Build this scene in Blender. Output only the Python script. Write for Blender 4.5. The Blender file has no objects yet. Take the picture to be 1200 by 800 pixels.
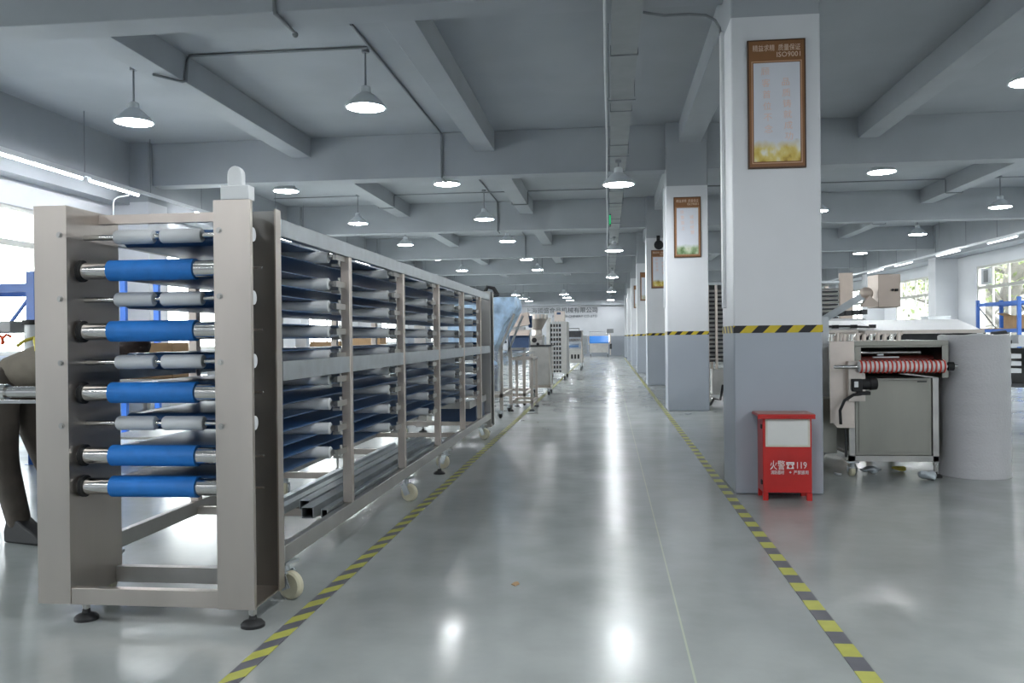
import bpy, bmesh, math, random
from mathutils import Vector, Matrix, noise
random.seed(7)
S = bpy.context.scene
COL = S.collection
PI = math.pi
ORD = ['first', 'second', 'third', 'fourth', 'fifth', 'sixth', 'seventh', 'eighth', 'ninth', 'tenth', 'eleventh', 'twelfth']

# ------------------------------------------------------------------ materials
def new_mat(name):
    m = bpy.data.materials.new(name); m.use_nodes = True
    nt = m.node_tree
    return m, nt, nt.nodes['Principled BSDF']

def N(nt, typ, **kw):
    n = nt.nodes.new(typ)
    for k, v in kw.items():
        setattr(n, k, v)
    return n

def ramp(nt, fac, stops):
    r = N(nt, 'ShaderNodeValToRGB')
    els = r.color_ramp.elements
    while len(els) < len(stops):
        els.new(0.5)
    for e, (p, c) in zip(els, stops):
        e.position = p
        e.color = (*c, 1) if len(c) == 3 else c
    nt.links.new(fac, r.inputs[0])
    return r.outputs[0]

def M_(name, col, rough=.5, metal=0, var=.08, scale=6, bump=0, spec=.5, stretch=None, rvar=.0, alpha=1, coat=0, bscale=None):
    m, nt, b = new_mat(name)
    tc = N(nt, 'ShaderNodeTexCoord')
    mp = N(nt, 'ShaderNodeMapping')
    if stretch: mp.inputs['Scale'].default_value = stretch
    nt.links.new(tc.outputs['Object'], mp.inputs[0])
    nz = N(nt, 'ShaderNodeTexNoise'); nz.inputs['Scale'].default_value = scale; nz.inputs['Detail'].default_value = 4
    nt.links.new(mp.outputs[0], nz.inputs['Vector'])
    lo = tuple(max(0, c * (1 - var)) for c in col); hi = tuple(min(1, c * (1 + var)) for c in col)
    nt.links.new(ramp(nt, nz.outputs['Fac'], [(.3, lo), (.7, hi)]), b.inputs['Base Color'])
    b.inputs['Metallic'].default_value = metal
    b.inputs['Specular IOR Level'].default_value = spec
    if rvar:
        r = N(nt, 'ShaderNodeMapRange'); r.inputs['From Min'].default_value = .3; r.inputs['From Max'].default_value = .7
        r.inputs['To Min'].default_value = max(.02, rough - rvar); r.inputs['To Max'].default_value = min(1, rough + rvar)
        nt.links.new(nz.outputs['Fac'], r.inputs[0]); nt.links.new(r.outputs[0], b.inputs['Roughness'])
    else:
        b.inputs['Roughness'].default_value = rough
    if bump:
        bn = N(nt, 'ShaderNodeBump'); bn.inputs['Strength'].default_value = bump; bn.inputs['Distance'].default_value = .01
        src = nz
        if bscale:
            src = N(nt, 'ShaderNodeTexNoise'); src.inputs['Scale'].default_value = bscale
            nt.links.new(mp.outputs[0], src.inputs['Vector'])
        nt.links.new(src.outputs['Fac'], bn.inputs['Height']); nt.links.new(bn.outputs[0], b.inputs['Normal'])
    b.inputs['Alpha'].default_value = alpha
    b.inputs['Coat Weight'].default_value = coat
    return m

def emit(name, col, strength):
    m, nt, b = new_mat(name)
    b.inputs['Base Color'].default_value = (*col, 1)
    b.inputs['Emission Color'].default_value = (*col, 1)
    b.inputs['Emission Strength'].default_value = strength
    return m

def stripes(name, ca, cb, vec, period, rough=.5, duty=.5):
    """diagonal two-colour tape; vec picks the stripe direction in metres"""
    m, nt, b = new_mat(name)
    g = N(nt, 'ShaderNodeNewGeometry')
    d = N(nt, 'ShaderNodeVectorMath', operation='DOT_PRODUCT'); d.inputs[1].default_value = tuple(v / period for v in vec)
    nt.links.new(g.outputs['Position'], d.inputs[0])
    f = N(nt, 'ShaderNodeMath', operation='FRACT'); nt.links.new(d.outputs['Value'], f.inputs[0])
    gt = N(nt, 'ShaderNodeMath', operation='GREATER_THAN'); gt.inputs[1].default_value = duty
    nt.links.new(f.outputs[0], gt.inputs[0])
    nz = N(nt, 'ShaderNodeTexNoise'); nz.inputs['Scale'].default_value = 14
    nt.links.new(g.outputs['Position'], nz.inputs['Vector'])
    mx = N(nt, 'ShaderNodeMix', data_type='RGBA')
    nt.links.new(gt.outputs[0], mx.inputs[0])
    mx.inputs[6].default_value = (*ca, 1); mx.inputs[7].default_value = (*cb, 1)
    mu = N(nt, 'ShaderNodeMix', data_type='RGBA', blend_type='MULTIPLY'); mu.inputs[0].default_value = .35
    nt.links.new(mx.outputs[2], mu.inputs[6]); nt.links.new(nz.outputs['Fac'], mu.inputs[7])
    nt.links.new(mu.outputs[2], b.inputs['Base Color'])
    b.inputs['Roughness'].default_value = rough
    return m

def zbands(name, bands, rough=.55, wear=.04):
    """painted bands by height: [(z_from, colour), ...]"""
    m, nt, b = new_mat(name)
    g = N(nt, 'ShaderNodeNewGeometry'); s = N(nt, 'ShaderNodeSeparateXYZ')
    nt.links.new(g.outputs['Position'], s.inputs[0])
    cur = None
    for z, c in bands:
        if cur is None:
            rgb = N(nt, 'ShaderNodeRGB'); rgb.outputs[0].default_value = (*c, 1); cur = rgb.outputs[0]; continue
        gt = N(nt, 'ShaderNodeMath', operation='GREATER_THAN'); gt.inputs[1].default_value = z
        nt.links.new(s.outputs['Z'], gt.inputs[0])
        mx = N(nt, 'ShaderNodeMix', data_type='RGBA'); nt.links.new(gt.outputs[0], mx.inputs[0])
        nt.links.new(cur, mx.inputs[6]); mx.inputs[7].default_value = (*c, 1); cur = mx.outputs[2]
    nz = N(nt, 'ShaderNodeTexNoise'); nz.inputs['Scale'].default_value = 1.3; nz.inputs['Detail'].default_value = 6
    nt.links.new(g.outputs['Position'], nz.inputs['Vector'])
    w = ramp(nt, nz.outputs['Fac'], [(.3, (1 - wear * 2,) * 3), (.7, (1, 1, 1))])
    mu = N(nt, 'ShaderNodeMix', data_type='RGBA', blend_type='MULTIPLY'); mu.inputs[0].default_value = 1
    nt.links.new(cur, mu.inputs[6]); nt.links.new(w, mu.inputs[7])
    nt.links.new(mu.outputs[2], b.inputs['Base Color']); b.inputs['Roughness'].default_value = rough
    return m

def floor_mat():
    m, nt, b = new_mat('polished_concrete')
    g = N(nt, 'ShaderNodeNewGeometry')
    n1 = N(nt, 'ShaderNodeTexNoise'); n1.inputs['Scale'].default_value = .55; n1.inputs['Detail'].default_value = 8; n1.inputs['Roughness'].default_value = .62
    n2 = N(nt, 'ShaderNodeTexNoise'); n2.inputs['Scale'].default_value = 4.5; n2.inputs['Detail'].default_value = 6
    n3 = N(nt, 'ShaderNodeTexNoise'); n3.inputs['Scale'].default_value = 2.2; n3.inputs['Detail'].default_value = 3
    for n in (n1, n2, n3): nt.links.new(g.outputs['Position'], n.inputs['Vector'])
    c1 = ramp(nt, n1.outputs['Fac'], [(.32, FLOOR_LO), (.68, FLOOR_HI)])
    c2 = ramp(nt, n2.outputs['Fac'], [(.30, (.90, .90, .90)), (.62, (1, 1, 1))])
    mu = N(nt, 'ShaderNodeMix', data_type='RGBA', blend_type='MULTIPLY'); mu.inputs[0].default_value = 1
    nt.links.new(c1, mu.inputs[6]); nt.links.new(c2, mu.inputs[7])
    # thin scribed joint line along the aisle
    s = N(nt, 'ShaderNodeSeparateXYZ'); nt.links.new(g.outputs['Position'], s.inputs[0])
    a = N(nt, 'ShaderNodeMath', operation='SUBTRACT'); a.inputs[1].default_value = .279; nt.links.new(s.outputs['X'], a.inputs[0])
    ab = N(nt, 'ShaderNodeMath', operation='ABSOLUTE'); nt.links.new(a.outputs[0], ab.inputs[0])
    lt = N(nt, 'ShaderNodeMath', operation='LESS_THAN'); lt.inputs[1].default_value = .004; nt.links.new(ab.outputs[0], lt.inputs[0])
    fm = N(nt, 'ShaderNodeMath', operation='MULTIPLY'); fm.inputs[1].default_value = .5; nt.links.new(lt.outputs[0], fm.inputs[0])
    mj = N(nt, 'ShaderNodeMix', data_type='RGBA'); nt.links.new(fm.outputs[0], mj.inputs[0])
    nt.links.new(mu.outputs[2], mj.inputs[6]); mj.inputs[7].default_value = (.52, .56, .40, 1)
    nt.links.new(mj.outputs[2], b.inputs['Base Color'])
    r = N(nt, 'ShaderNodeMapRange'); r.inputs['From Min'].default_value = .3; r.inputs['From Max'].default_value = .7
    r.inputs['To Min'].default_value = .17; r.inputs['To Max'].default_value = .262
    nt.links.new(n3.outputs['Fac'], r.inputs[0]); nt.links.new(r.outputs[0], b.inputs['Roughness'])
    bn = N(nt, 'ShaderNodeBump'); bn.inputs['Strength'].default_value = .05; bn.inputs['Distance'].default_value = .01
    nt.links.new(n3.outputs['Fac'], bn.inputs['Height'])
    b.inputs['Specular IOR Level'].default_value = .5
    return m

FLOOR_LO, FLOOR_HI = (.30, .318, .31), (.38, .40, .388)
MT = {}
MT['floor'] = floor_mat()
GREY_PAINT = (.37, .392, .42)
MT['ceiling'] = M_('ceiling_paint', GREY_PAINT, .7, var=.05, scale=1.2)
MT['beam'] = M_('beam_paint', (.37, .392, .42), .65, var=.05, scale=1.5)
MT['column'] = zbands('column_paint', [(0, (.40, .435, .49)), (1.19, (.70, .71, .735)), (3.466, GREY_PAINT)])
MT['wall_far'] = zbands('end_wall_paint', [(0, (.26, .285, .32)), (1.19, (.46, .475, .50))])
MT['wall'] = zbands('wall_paint', [(0, (.42, .455, .50)), (1.19, (.78, .79, .82))])
MT['steel'] = M_('brushed_steel', (.60, .545, .495), .36, 1, var=.06, scale=5, stretch=(1, 1, .25), rvar=.06)
MT['steel_warm'] = M_('brushed_steel_warm', (.66, .585, .53), .42, 1, var=.07, scale=7, rvar=.08)
MT['steel_bright'] = M_('bright_steel', (.70, .69, .67), .16, 1, var=.05, scale=9)
MT['steel_shade'] = M_('shade_dark_steel', (.24, .24, .235), .34, 1, var=.1, scale=5, stretch=(1, 1, .25))  # same steel darkened, shade inside the post channels put into the colour
MT['steel_far'] = M_('brushed_steel_rough', (.62, .60, .57), .46, 1, var=.06, scale=5, stretch=(1, 1, .25))
MT['steel_lid'] = M_('satin_steel', (.82, .82, .82), .5, .85, var=.04, scale=4)
MT['steel_dull'] = M_('dull_steel', (.50, .49, .47), .42, 1, var=.1, scale=6, rvar=.08)
MT['steel_olive'] = M_('dark_brushed_steel', (.33, .325, .29), .38, 1, var=.08, scale=5, stretch=(1, 1, .3), rvar=.06)
MT['galv'] = M_('galvanised_steel', (.50, .53, .55), .42, 1, var=.12, scale=12, rvar=.08)
MT['tray'] = M_('tray_steel', (.33, .35, .36), .5, .2, var=.08, scale=4)
MT['conduit'] = M_('conduit_grey', (.22, .235, .25), .5, 0, var=.05)
MT['sky_block'] = M_('sky_block_surface', (.10, .098, .082), .9, var=.25, scale=.6)  # surface of the building added to hold back the sky
MT['conduit_white'] = M_('conduit_white', (.66, .68, .70), .5, 0, var=.05)
MT['belt'] = M_('blue_belt', (.055, .13, .28), .3, 0, var=.10, scale=3, spec=.6)
MT['belt_roll'] = M_('blue_lagging', (.015, .19, .60), .5, 0, var=.08, scale=20, bump=.05)
MT['white_plastic'] = M_('white_plastic', (.74, .755, .76), .4, 0, var=.04)
MT['grey_plastic'] = M_('grey_plastic', (.52, .53, .53), .45, 0, var=.05)
MT['black'] = M_('black_rubber', (.012, .012, .013), .65, 0, var=.2)
MT['dark'] = M_('dark_steel', (.05, .052, .056), .45, .4, var=.2)
MT['cream'] = M_('cream_wheel', (.66, .62, .46), .45, 0, var=.06)
MT['red'] = M_('red_enamel', (.50, .014, .011), .35, 0, var=.12, scale=5, coat=.3)
MT['red_top'] = M_('dusty_red', (.42, .24, .21), .6, 0, var=.15, scale=8)
MT['paper'] = M_('paper', (.70, .70, .68), .8, 0, var=.05, scale=4)
MT['paper_edge'] = M_('paper_edge', (.62, .60, .52), .8, 0, var=.1, scale=9)
MT['white_ink'] = M_('white_ink', (.80, .74, .73), .5, 0, var=.03)
MT['brown'] = M_('poster_brown', (.235, .105, .04), .35, 0, var=.12, scale=4)
MT['brown_dark'] = M_('poster_edge', (.075, .035, .018), .35, 0, var=.12)
MT['tan'] = M_('poster_tan', (.55, .33, .21), .35, 0, var=.06)
MT['pink_ink'] = M_('pink_ink', (.66, .40, .34), .5, 0, var=.08)
MT['pale_ink'] = M_('pale_ink', (.74, .52, .45), .5, 0, var=.08)
MT['head_ink'] = M_('heading_ink', (.72, .54, .42), .5, 0, var=.04)
MT['poster_white'] = M_('poster_white', (.66, .675, .73), .22, 0, var=.03)
MT['lamp_white'] = M_('lamp_white', (.62, .65, .68), .4, 0, var=.03)
MT['lamp_emit'] = emit('lamp_glow', (.93, .97, 1), 108)
MT['tube_emit'] = emit('tube_glow', (.94, .97, 1), 46)
MT['tube_dim'] = emit('tube_dim_glow', (.94, .97, 1), 2.5)
MT['green_emit'] = emit('exit_glow', (.02, .6, .2), .8)
MT['col_tape'] = stripes('column_tape', (.72, .55, .03), (.016, .016, .02), (1, 1, -1.0), .165, .4)
MT['tape_right'] = stripes('floor_tape_right', (.50, .50, .10), (.13, .13, .15), (0, 1, 0), .262, .5)
MT['tape_left'] = stripes('floor_tape_left', (.50, .50, .10), (.13, .13, .15), (-1.29, 1, 0), .2, .5)
MT['blue_rack'] = M_('blue_enamel', (.025, .13, .50), .4, 0, var=.08)
MT['orange'] = M_('orange_hose', (.72, .10, .03), .4, 0, var=.06)
MT['grey_box'] = M_('grey_enamel', (.23, .235, .24), .5, 0, var=.05)
MT['white_enamel'] = M_('white_enamel', (.70, .72, .74), .4, 0, var=.05)
MT['film'] = M_('blue_film', (.40, .55, .76), .40, .1, var=.40, scale=7, bump=1.0)
MT['foil'] = M_('crinkled_foil', (.62, .66, .70), .25, .8, var=.2, scale=14, bump=.9)
MT['bubble'] = M_('bubble_wrap', (.57, .565, .58), .36, 0, var=.05, scale=2, bump=.35, bscale=55, stretch=None)
MT['red_band'] = M_('red_band', (.60, .05, .03), .45, 0, var=.1)
MT['dark_red'] = M_('dark_red', (.16, .025, .02), .5, 0, var=.2)
MT['beige'] = M_('beige_enamel', (.60, .50, .43), .4, .3, var=.05)
MT['navy'] = M_('navy_panel', (.03, .06, .13), .3, 0, var=.15)
MT['skin'] = M_('skin', (.42, .24, .17), .55, 0, var=.08)
MT['hair'] = M_('hair', (.030, .016, .012), .6, 0, var=.3, scale=40, bump=.4)
MT['khaki'] = M_('khaki_cloth', (.135, .115, .09), .9, 0, var=.18, scale=8, bump=.4)
MT['trousers'] = M_('dark_trousers', (.075, .063, .052), .9, 0, var=.22, scale=9, bump=.4)
MT['yellow'] = M_('yellow_strap', (.55, .47, .07), .6, 0, var=.1)
MT['cardboard'] = M_('cardboard', (.40, .26, .14), .85, 0, var=.1)
MT['frame_white'] = M_('window_frame_paint', (.62, .61, .56), .45, 0, var=.04)
MT['bark'] = M_('bark', (.115, .105, .09), .9, 0, var=.3, scale=5, bump=.6)
MT['leaf'] = M_('leaf', (.15, .18, .065), .6, 0, var=.5, scale=3)
MT['grass'] = M_('verge', (.30, .30, .28), .9, 0, var=.2, scale=2)
MT['sign_grey'] = M_('sign_letters', (.10, .11, .115), .5, .2, var=.1)
MT['litter'] = M_('clear_plastic_film', (.60, .66, .70), .2, 0, var=.15, scale=8, bump=.5)
MT['foot'] = M_('foot_pad', (.016, .016, .017), .55, 0, var=.3, scale=20)

def glass_mat():
    m, nt, b = new_mat('window_glass')
    out = nt.nodes['Material Output']
    tr = N(nt, 'ShaderNodeBsdfTransparent'); tr.inputs[0].default_value = (.94, .96, .95, 1)
    gl = N(nt, 'ShaderNodeBsdfGlossy'); gl.inputs['Roughness'].default_value = .03
    lw = N(nt, 'ShaderNodeLayerWeight')
    pw = N(nt, 'ShaderNodeMath', operation='POWER'); pw.inputs[1].default_value = 4; nt.links.new(lw.outputs['Facing'], pw.inputs[0])
    fr = N(nt, 'ShaderNodeMath', operation='MULTIPLY_ADD'); fr.inputs[1].default_value = .35; fr.inputs[2].default_value = .02; nt.links.new(pw.outputs[0], fr.inputs[0])
    mx = N(nt, 'ShaderNodeMixShader')
    nt.links.new(fr.outputs[0], mx.inputs[0]); nt.links.new(tr.outputs[0], mx.inputs[1]); nt.links.new(gl.outputs[0], mx.inputs[2])
    nt.links.new(mx.outputs[0], out.inputs[0])
    return m
MT['glass'] = glass_mat()

def picture_mat(name, stops, seed):
    m, nt, b = new_mat(name)
    tc = N(nt, 'ShaderNodeTexCoord'); mp = N(nt, 'ShaderNodeMapping'); mp.inputs['Location'].default_value = (seed, seed, 0); mp.inputs['Scale'].default_value = (9, 1, 7)
    nt.links.new(tc.outputs['Object'], mp.inputs[0])
    nz = N(nt, 'ShaderNodeTexNoise'); nz.inputs['Scale'].default_value = 1.1; nz.inputs['Detail'].default_value = 3
    nt.links.new(mp.outputs[0], nz.inputs['Vector'])
    c = ramp(nt, nz.outputs['Fac'], stops)
    sp = N(nt, 'ShaderNodeSeparateXYZ'); nt.links.new(tc.outputs['Generated'], sp.inputs[0])
    a = N(nt, 'ShaderNodeMath', operation='ADD'); nt.links.new(sp.outputs['Z'], a.inputs[0])
    n2 = N(nt, 'ShaderNodeMath', operation='MULTIPLY'); n2.inputs[1].default_value = .5; nt.links.new(nz.outputs['Fac'], n2.inputs[0]); nt.links.new(n2.outputs[0], a.inputs[1])
    f = N(nt, 'ShaderNodeMapRange'); f.inputs['From Min'].default_value = .85; f.inputs['From Max'].default_value = 1.22
    nt.links.new(a.outputs[0], f.inputs[0])
    mx = N(nt, 'ShaderNodeMix', data_type='RGBA'); nt.links.new(f.outputs[0], mx.inputs[0]); nt.links.new(c, mx.inputs[6]); mx.inputs[7].default_value = (.66, .675, .73, 1)
    nt.links.new(mx.outputs[2], b.inputs['Base Color']); b.inputs['Roughness'].default_value = .25
    return m

# ------------------------------------------------------------------ geometry helpers
class MB:
    def __init__(s): s.bm = bmesh.new()
    def box(s, x0, x1, y0, y1, z0, z1):
        vs = [s.bm.verts.new((x, y, z)) for x in (x0, x1) for y in (y0, y1) for z in (z0, z1)]
        for f in ((0, 1, 3, 2), (4, 6, 7, 5), (0, 4, 5, 1), (2, 3, 7, 6), (0, 2, 6, 4), (1, 5, 7, 3)):
            s.bm.faces.new([vs[i] for i in f])
        return s
    def obox(s, c, size, rot):
        h = [d / 2 for d in size]; c = Vector(c)
        vs = [s.bm.verts.new(c + rot @ Vector((x * h[0], y * h[1], z * h[2]))) for x in (-1, 1) for y in (-1, 1) for z in (-1, 1)]
        for f in ((0, 1, 3, 2), (4, 6, 7, 5), (0, 4, 5, 1), (2, 3, 7, 6), (0, 2, 6, 4), (1, 5, 7, 3)):
            s.bm.faces.new([vs[i] for i in f])
        return s
    def bar(s, p, q, w, h=None):
        p, q = Vector(p), Vector(q); d = q - p
        rot = d.to_track_quat('Y', 'Z').to_matrix()
        return s.obox((p + q) / 2, (w, d.length, h or w), rot)
    def cyl(s, p, q, r, r2=None, seg=16, cap=True):
        p, q = Vector(p), Vector(q); r2 = r if r2 is None else r2
        rot = (q - p).to_track_quat('Z', 'Y').to_matrix()
        a = [s.bm.verts.new(p + rot @ Vector((r * math.cos(t), r * math.sin(t), 0))) for t in (2 * PI * i / seg for i in range(seg))]
        b = [s.bm.verts.new(q + rot @ Vector((r2 * math.cos(t), r2 * math.sin(t), 0))) for t in (2 * PI * i / seg for i in range(seg))]
        for i in range(seg):
            j = (i + 1) % seg; s.bm.faces.new((a[i], a[j], b[j], b[i]))
        if cap:
            s.bm.faces.new(a[::-1]); s.bm.faces.new(b)
        return s
    def lathe(s, c, prof, seg=28, axis='Z'):
        c = Vector(c); rings = []
        for r, h in prof:
            ring = []
            for i in range(seg):
                t = 2 * PI * i / seg
                v = Vector((r * math.cos(t), r * math.sin(t), h))
                if axis == 'X': v = Vector((h, r * math.cos(t), r * math.sin(t)))
                if axis == 'Y': v = Vector((r * math.sin(t), h, r * math.cos(t)))
                ring.append(s.bm.verts.new(c + v))
            rings.append(ring)
        for a, b in zip(rings, rings[1:]):
            for i in range(seg):
                j = (i + 1) % seg; s.bm.faces.new((a[i], a[j], b[j], b[i]))
        if prof[0][0] > 0: s.bm.faces.new(rings[0][::-1])
        if prof[-1][0] > 0: s.bm.faces.new(rings[-1])
        return s
    def tube(s, pts, r, seg=10):
        pts = [Vector(p) for p in pts]; rings = []; up = Vector((0.03, 0.11, 1)).normalized(); prev = None
        for i, p in enumerate(pts):
            d = (pts[min(i + 1, len(pts) - 1)] - pts[max(i - 1, 0)]).normalized()
            x = d.cross(up)
            if prev is not None:
                x = prev - d * prev.dot(d)
            if x.length < 1e-4: x = d.cross(Vector((1, 0, 0)))
            x.normalize(); prev = x; y = d.cross(x)
            rings.append([s.bm.verts.new(p + r * (x * math.cos(t) + y * math.sin(t))) for t in (2 * PI * k / seg for k in range(seg))])
        for a, b in zip(rings, rings[1:]):
            for i in range(seg):
                j = (i + 1) % seg; s.bm.faces.new((a[i], a[j], b[j], b[i]))
        s.bm.faces.new(rings[0][::-1]); s.bm.faces.new(rings[-1])
        return s
    def prism(s, poly, axis, a, b):
        def P(u, v, w):
            return {'X': (w, u, v), 'Y': (u, w, v), 'Z': (u, v, w)}[axis]
        A = [s.bm.verts.new(P(u, v, a)) for u, v in poly]; B = [s.bm.verts.new(P(u, v, b)) for u, v in poly]
        n = len(poly)
        for i in range(n):
            j = (i + 1) % n; s.bm.faces.new((A[i], A[j], B[j], B[i]))
        s.bm.faces.new(A[::-1]); s.bm.faces.new(B)
        return s
    def ball(s, c, r, u=14, v=10, sc=(1, 1, 1)):
        m = Matrix.Translation(c) @ Matrix.Diagonal((r * sc[0], r * sc[1], r * sc[2], 1))
        bmesh.ops.create_uvsphere(s.bm, u_segments=u, v_segments=v, radius=1, matrix=m)
        return s
    def build(s, name, m, parent=None, bev=0, origin=None, crumple=0, cscale=6, sub=0):
        bm = s.bm
        bmesh.ops.recalc_face_normals(bm, faces=bm.faces)
        if sub:
            bmesh.ops.subdivide_edges(bm, edges=bm.edges, cuts=sub, use_grid_fill=True)
        if crumple:
            for v in bm.verts:
                v.co += crumple * noise.noise_vector(v.co * cscale)
        if parent is not None:
            o0 = wl(parent)
        elif origin is not None:
            o0 = Vector(origin)
        else:
            xs = [v.co for v in bm.verts]
            o0 = Vector(((min(v.x for v in xs) + max(v.x for v in xs)) / 2, (min(v.y for v in xs) + max(v.y for v in xs)) / 2, min(v.z for v in xs)))
        for v in bm.verts: v.co -= o0
        me = bpy.data.meshes.new(name); bm.to_mesh(me); bm.free()
        me.polygons.foreach_set('use_smooth', [True] * len(me.polygons))
        me.set_sharp_from_angle(angle=.6)
        me.materials.append(m)
        o = bpy.data.objects.new(name, me); COL.objects.link(o)
        if parent is not None: o.parent = parent
        else: o.location = o0
        if bev:
            b = o.modifiers.new('bevel', 'BEVEL'); b.width = bev; b.segments = 2; b.limit_method = 'ANGLE'; b.harden_normals = False
        return o

def wl(o):
    v = Vector((0, 0, 0))
    while o is not None:
        v = v + o.location; o = o.parent
    return v

def tag(o, label=None, cat=None, group=None, kind=None):
    if label: o['label'] = label
    if cat: o['category'] = cat
    if group: o['group'] = group
    if kind: o['kind'] = kind
    return o

def thing(name, label, cat, loc, group=None):
    o = bpy.data.objects.new(name, None); COL.objects.link(o); o.location = loc
    o.empty_display_size = .1
    return tag(o, label, cat, group)

def struct(name, mb, m, label=None, parent=None, bev=0):
    o = mb.build(name, m, parent, bev=bev)
    if parent is None: tag(o, label, None, None, 'structure')
    return o

def link_copy(o, parent=None, loc=None):
    c = o.copy(); COL.objects.link(c)
    if parent is not None: c.parent = parent
    if loc is not None: c.location = loc
    return c

def text_mesh(body, size, center, width=None, depth=.004, face='-Y'):
    """returns an MB holding the extruded lettering, centred, facing -Y (towards the entrance)"""
    c = bpy.data.curves.new('t', 'FONT'); c.body = body; c.size = size; c.extrude = depth / 2
    c.align_x = 'CENTER'; c.align_y = 'CENTER'; c.resolution_u = 2
    o = bpy.data.objects.new('t', c); COL.objects.link(o)
    dg = bpy.context.evaluated_depsgraph_get(); dg.update()
    me = bpy.data.meshes.new_from_object(o.evaluated_get(dg))
    bpy.data.objects.remove(o); bpy.data.curves.remove(c)
    mb = MB(); mb.bm.from_mesh(me); bpy.data.meshes.remove(me)
    vs = mb.bm.verts
    x0, x1 = min(v.co.x for v in vs), max(v.co.x for v in vs); y0, y1 = min(v.co.y for v in vs), max(v.co.y for v in vs)
    k = (width / (x1 - x0)) if width else 1
    cx, cy = (x0 + x1) / 2, (y0 + y1) / 2
    for v in vs:
        x, y, z = (v.co.x - cx) * k, (v.co.y - cy), v.co.z
        v.co = Vector((center[0] + x, center[1] - z, center[2] + y))
    return mb

# ------------------------------------------------------------------ dimensions
H_EYE = 1.1565
Y0, PITCH = 6.329, 6.952
CX0, CX1, CD = .909, 1.536, .592
SLAB, BEAM, SEC = 4.45, 3.746, 4.13
XL, XR, YEND, YBACK = -8.17, 10.59, 51.5, -9.0
XLB, XRB = -7.87, 9.96

# ------------------------------------------------------------------ setting: shell
struct('floor', MB().box(XL - .3, XR + .3, YBACK - .3, YEND + .3, -.12, 0), MT['floor'], 'glossy grey concrete floor of the whole workshop')
struct('ceiling', MB().box(XL - .3, XR + .3, YBACK - .3, YEND + .3, SLAB, SLAB + .15), MT['ceiling'], 'grey painted ceiling slab between the beams')
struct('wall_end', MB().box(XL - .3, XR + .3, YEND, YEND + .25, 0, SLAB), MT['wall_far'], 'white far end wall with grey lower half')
struct('wall_back', MB().box(XL - .3, XR + .3, YBACK - .25, YBACK, 0, SLAB), MT['wall'], 'white wall behind the viewer')

secs = [(-5.12, -4.80), (-2.08, -1.77), (1.11, 1.44), (3.80, 4.09), (7.12, 7.42)]
KS = range(-2, 7)
for k in KS:
    y = 6.46 + PITCH * k
    pos = 'the aisle' if k == 0 else ''
    struct('ceiling_beam', MB().box(XL, XR, y, y + .34, BEAM, SLAB), MT['beam'], f'deep grey cross beam over column line {k + 1}' if k >= 0 else f'deep grey cross beam behind the viewer, {ORD[-k]}', bev=.008)
    ya, yb = y + .34, (6.46 + PITCH * (k + 1) if k < 6 else YEND)
    for i, (a, b) in enumerate(secs):
        nm = ['far left', 'left of aisle', 'over the columns', 'right of columns', 'far right'][i]
        struct('ceiling_joist', MB().box(a, b, ya, yb, SEC, SLAB), MT['beam'], f'shallow grey lengthwise beam {nm} in bay {k + 2}' if k >= -1 else f'shallow grey lengthwise beam {nm} at the very back', bev=.006)
    struct('edge_beam', MB().box(XL, XLB, ya, yb, 3.42, SLAB), MT['beam'], f'grey edge beam along left wall in bay {k + 3}')
    struct('edge_beam', MB().box(XRB, XR, ya, yb, 3.42, SLAB), MT['beam'], f'grey edge beam along right wall in bay {k + 3}')
struct('ceiling_beam', MB().box(XL, XR, YEND - .35, YEND, 3.06, SLAB), MT['beam'], 'grey beam along the top of the far end wall')

# columns with painted bands and hazard tape
col_names = ['nearest square column, behind the red fire box', 'second square column of the row, green field poster',
             'third square column of the row, black siren on its corner', 'fourth square column of the row',
             'fifth square column of the row', 'sixth square column of the row', 'seventh square column, nearest the end wall']
for k in range(7):
    y = Y0 + PITCH * k
    c = struct('column', MB().box(CX0, CX1, y, y + CD, 0, SLAB), MT['column'], 'white and grey ' + col_names[k], bev=.012)
    t = MB().box(CX0 - .002, CX1 + .002, y - .002, y + CD + .002, 1.172, 1.226)
    t.build('hazard_tape_band', MT['col_tape'], c)
# wall piers
for k in range(-1, 7):
    y = Y0 + PITCH * k
    struct('wall_pier', MB().box(XL, -7.54, y, y + CD, 0, SLAB), MT['column'], f'white pier against the left wall at column line {k + 1}')
    struct('wall_pier', MB().box(XRB - .02, XR, y, y + CD, 0, SLAB), MT['column'], f'white pier against the right wall at column line {k + 1}')

# side walls with window openings
SILL, HEAD = .98, 3.06
def side_wall(name, xw, sgn, wins, label):
    mb = MB(); xo = xw + sgn * .24
    a, b = min(xw, xo), max(xw, xo)
    ys = [YBACK]
    for (w0, w1) in wins:
        mb.box(a, b, ys[-1], w0, 0, SLAB); mb.box(a, b, w0, w1, 0, SILL); mb.box(a, b, w0, w1, HEAD, SLAB); ys.append(w1)
    mb.box(a, b, ys[-1], YEND, 0, SLAB)
    struct(name, mb, MT['wall'], label)
LW = [(8.0 + PITCH * k, 11.45 + PITCH * k) for k in range(-1, 6)]
RW = [(22.1 + PITCH * k, 25.9 + PITCH * k) for k in range(-3, 4)]
side_wall('wall_left', XL, -1, LW, 'white left wall pierced by windows')
side_wall('wall_right', XR, 1, RW, 'white right wall pierced by windows')

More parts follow.
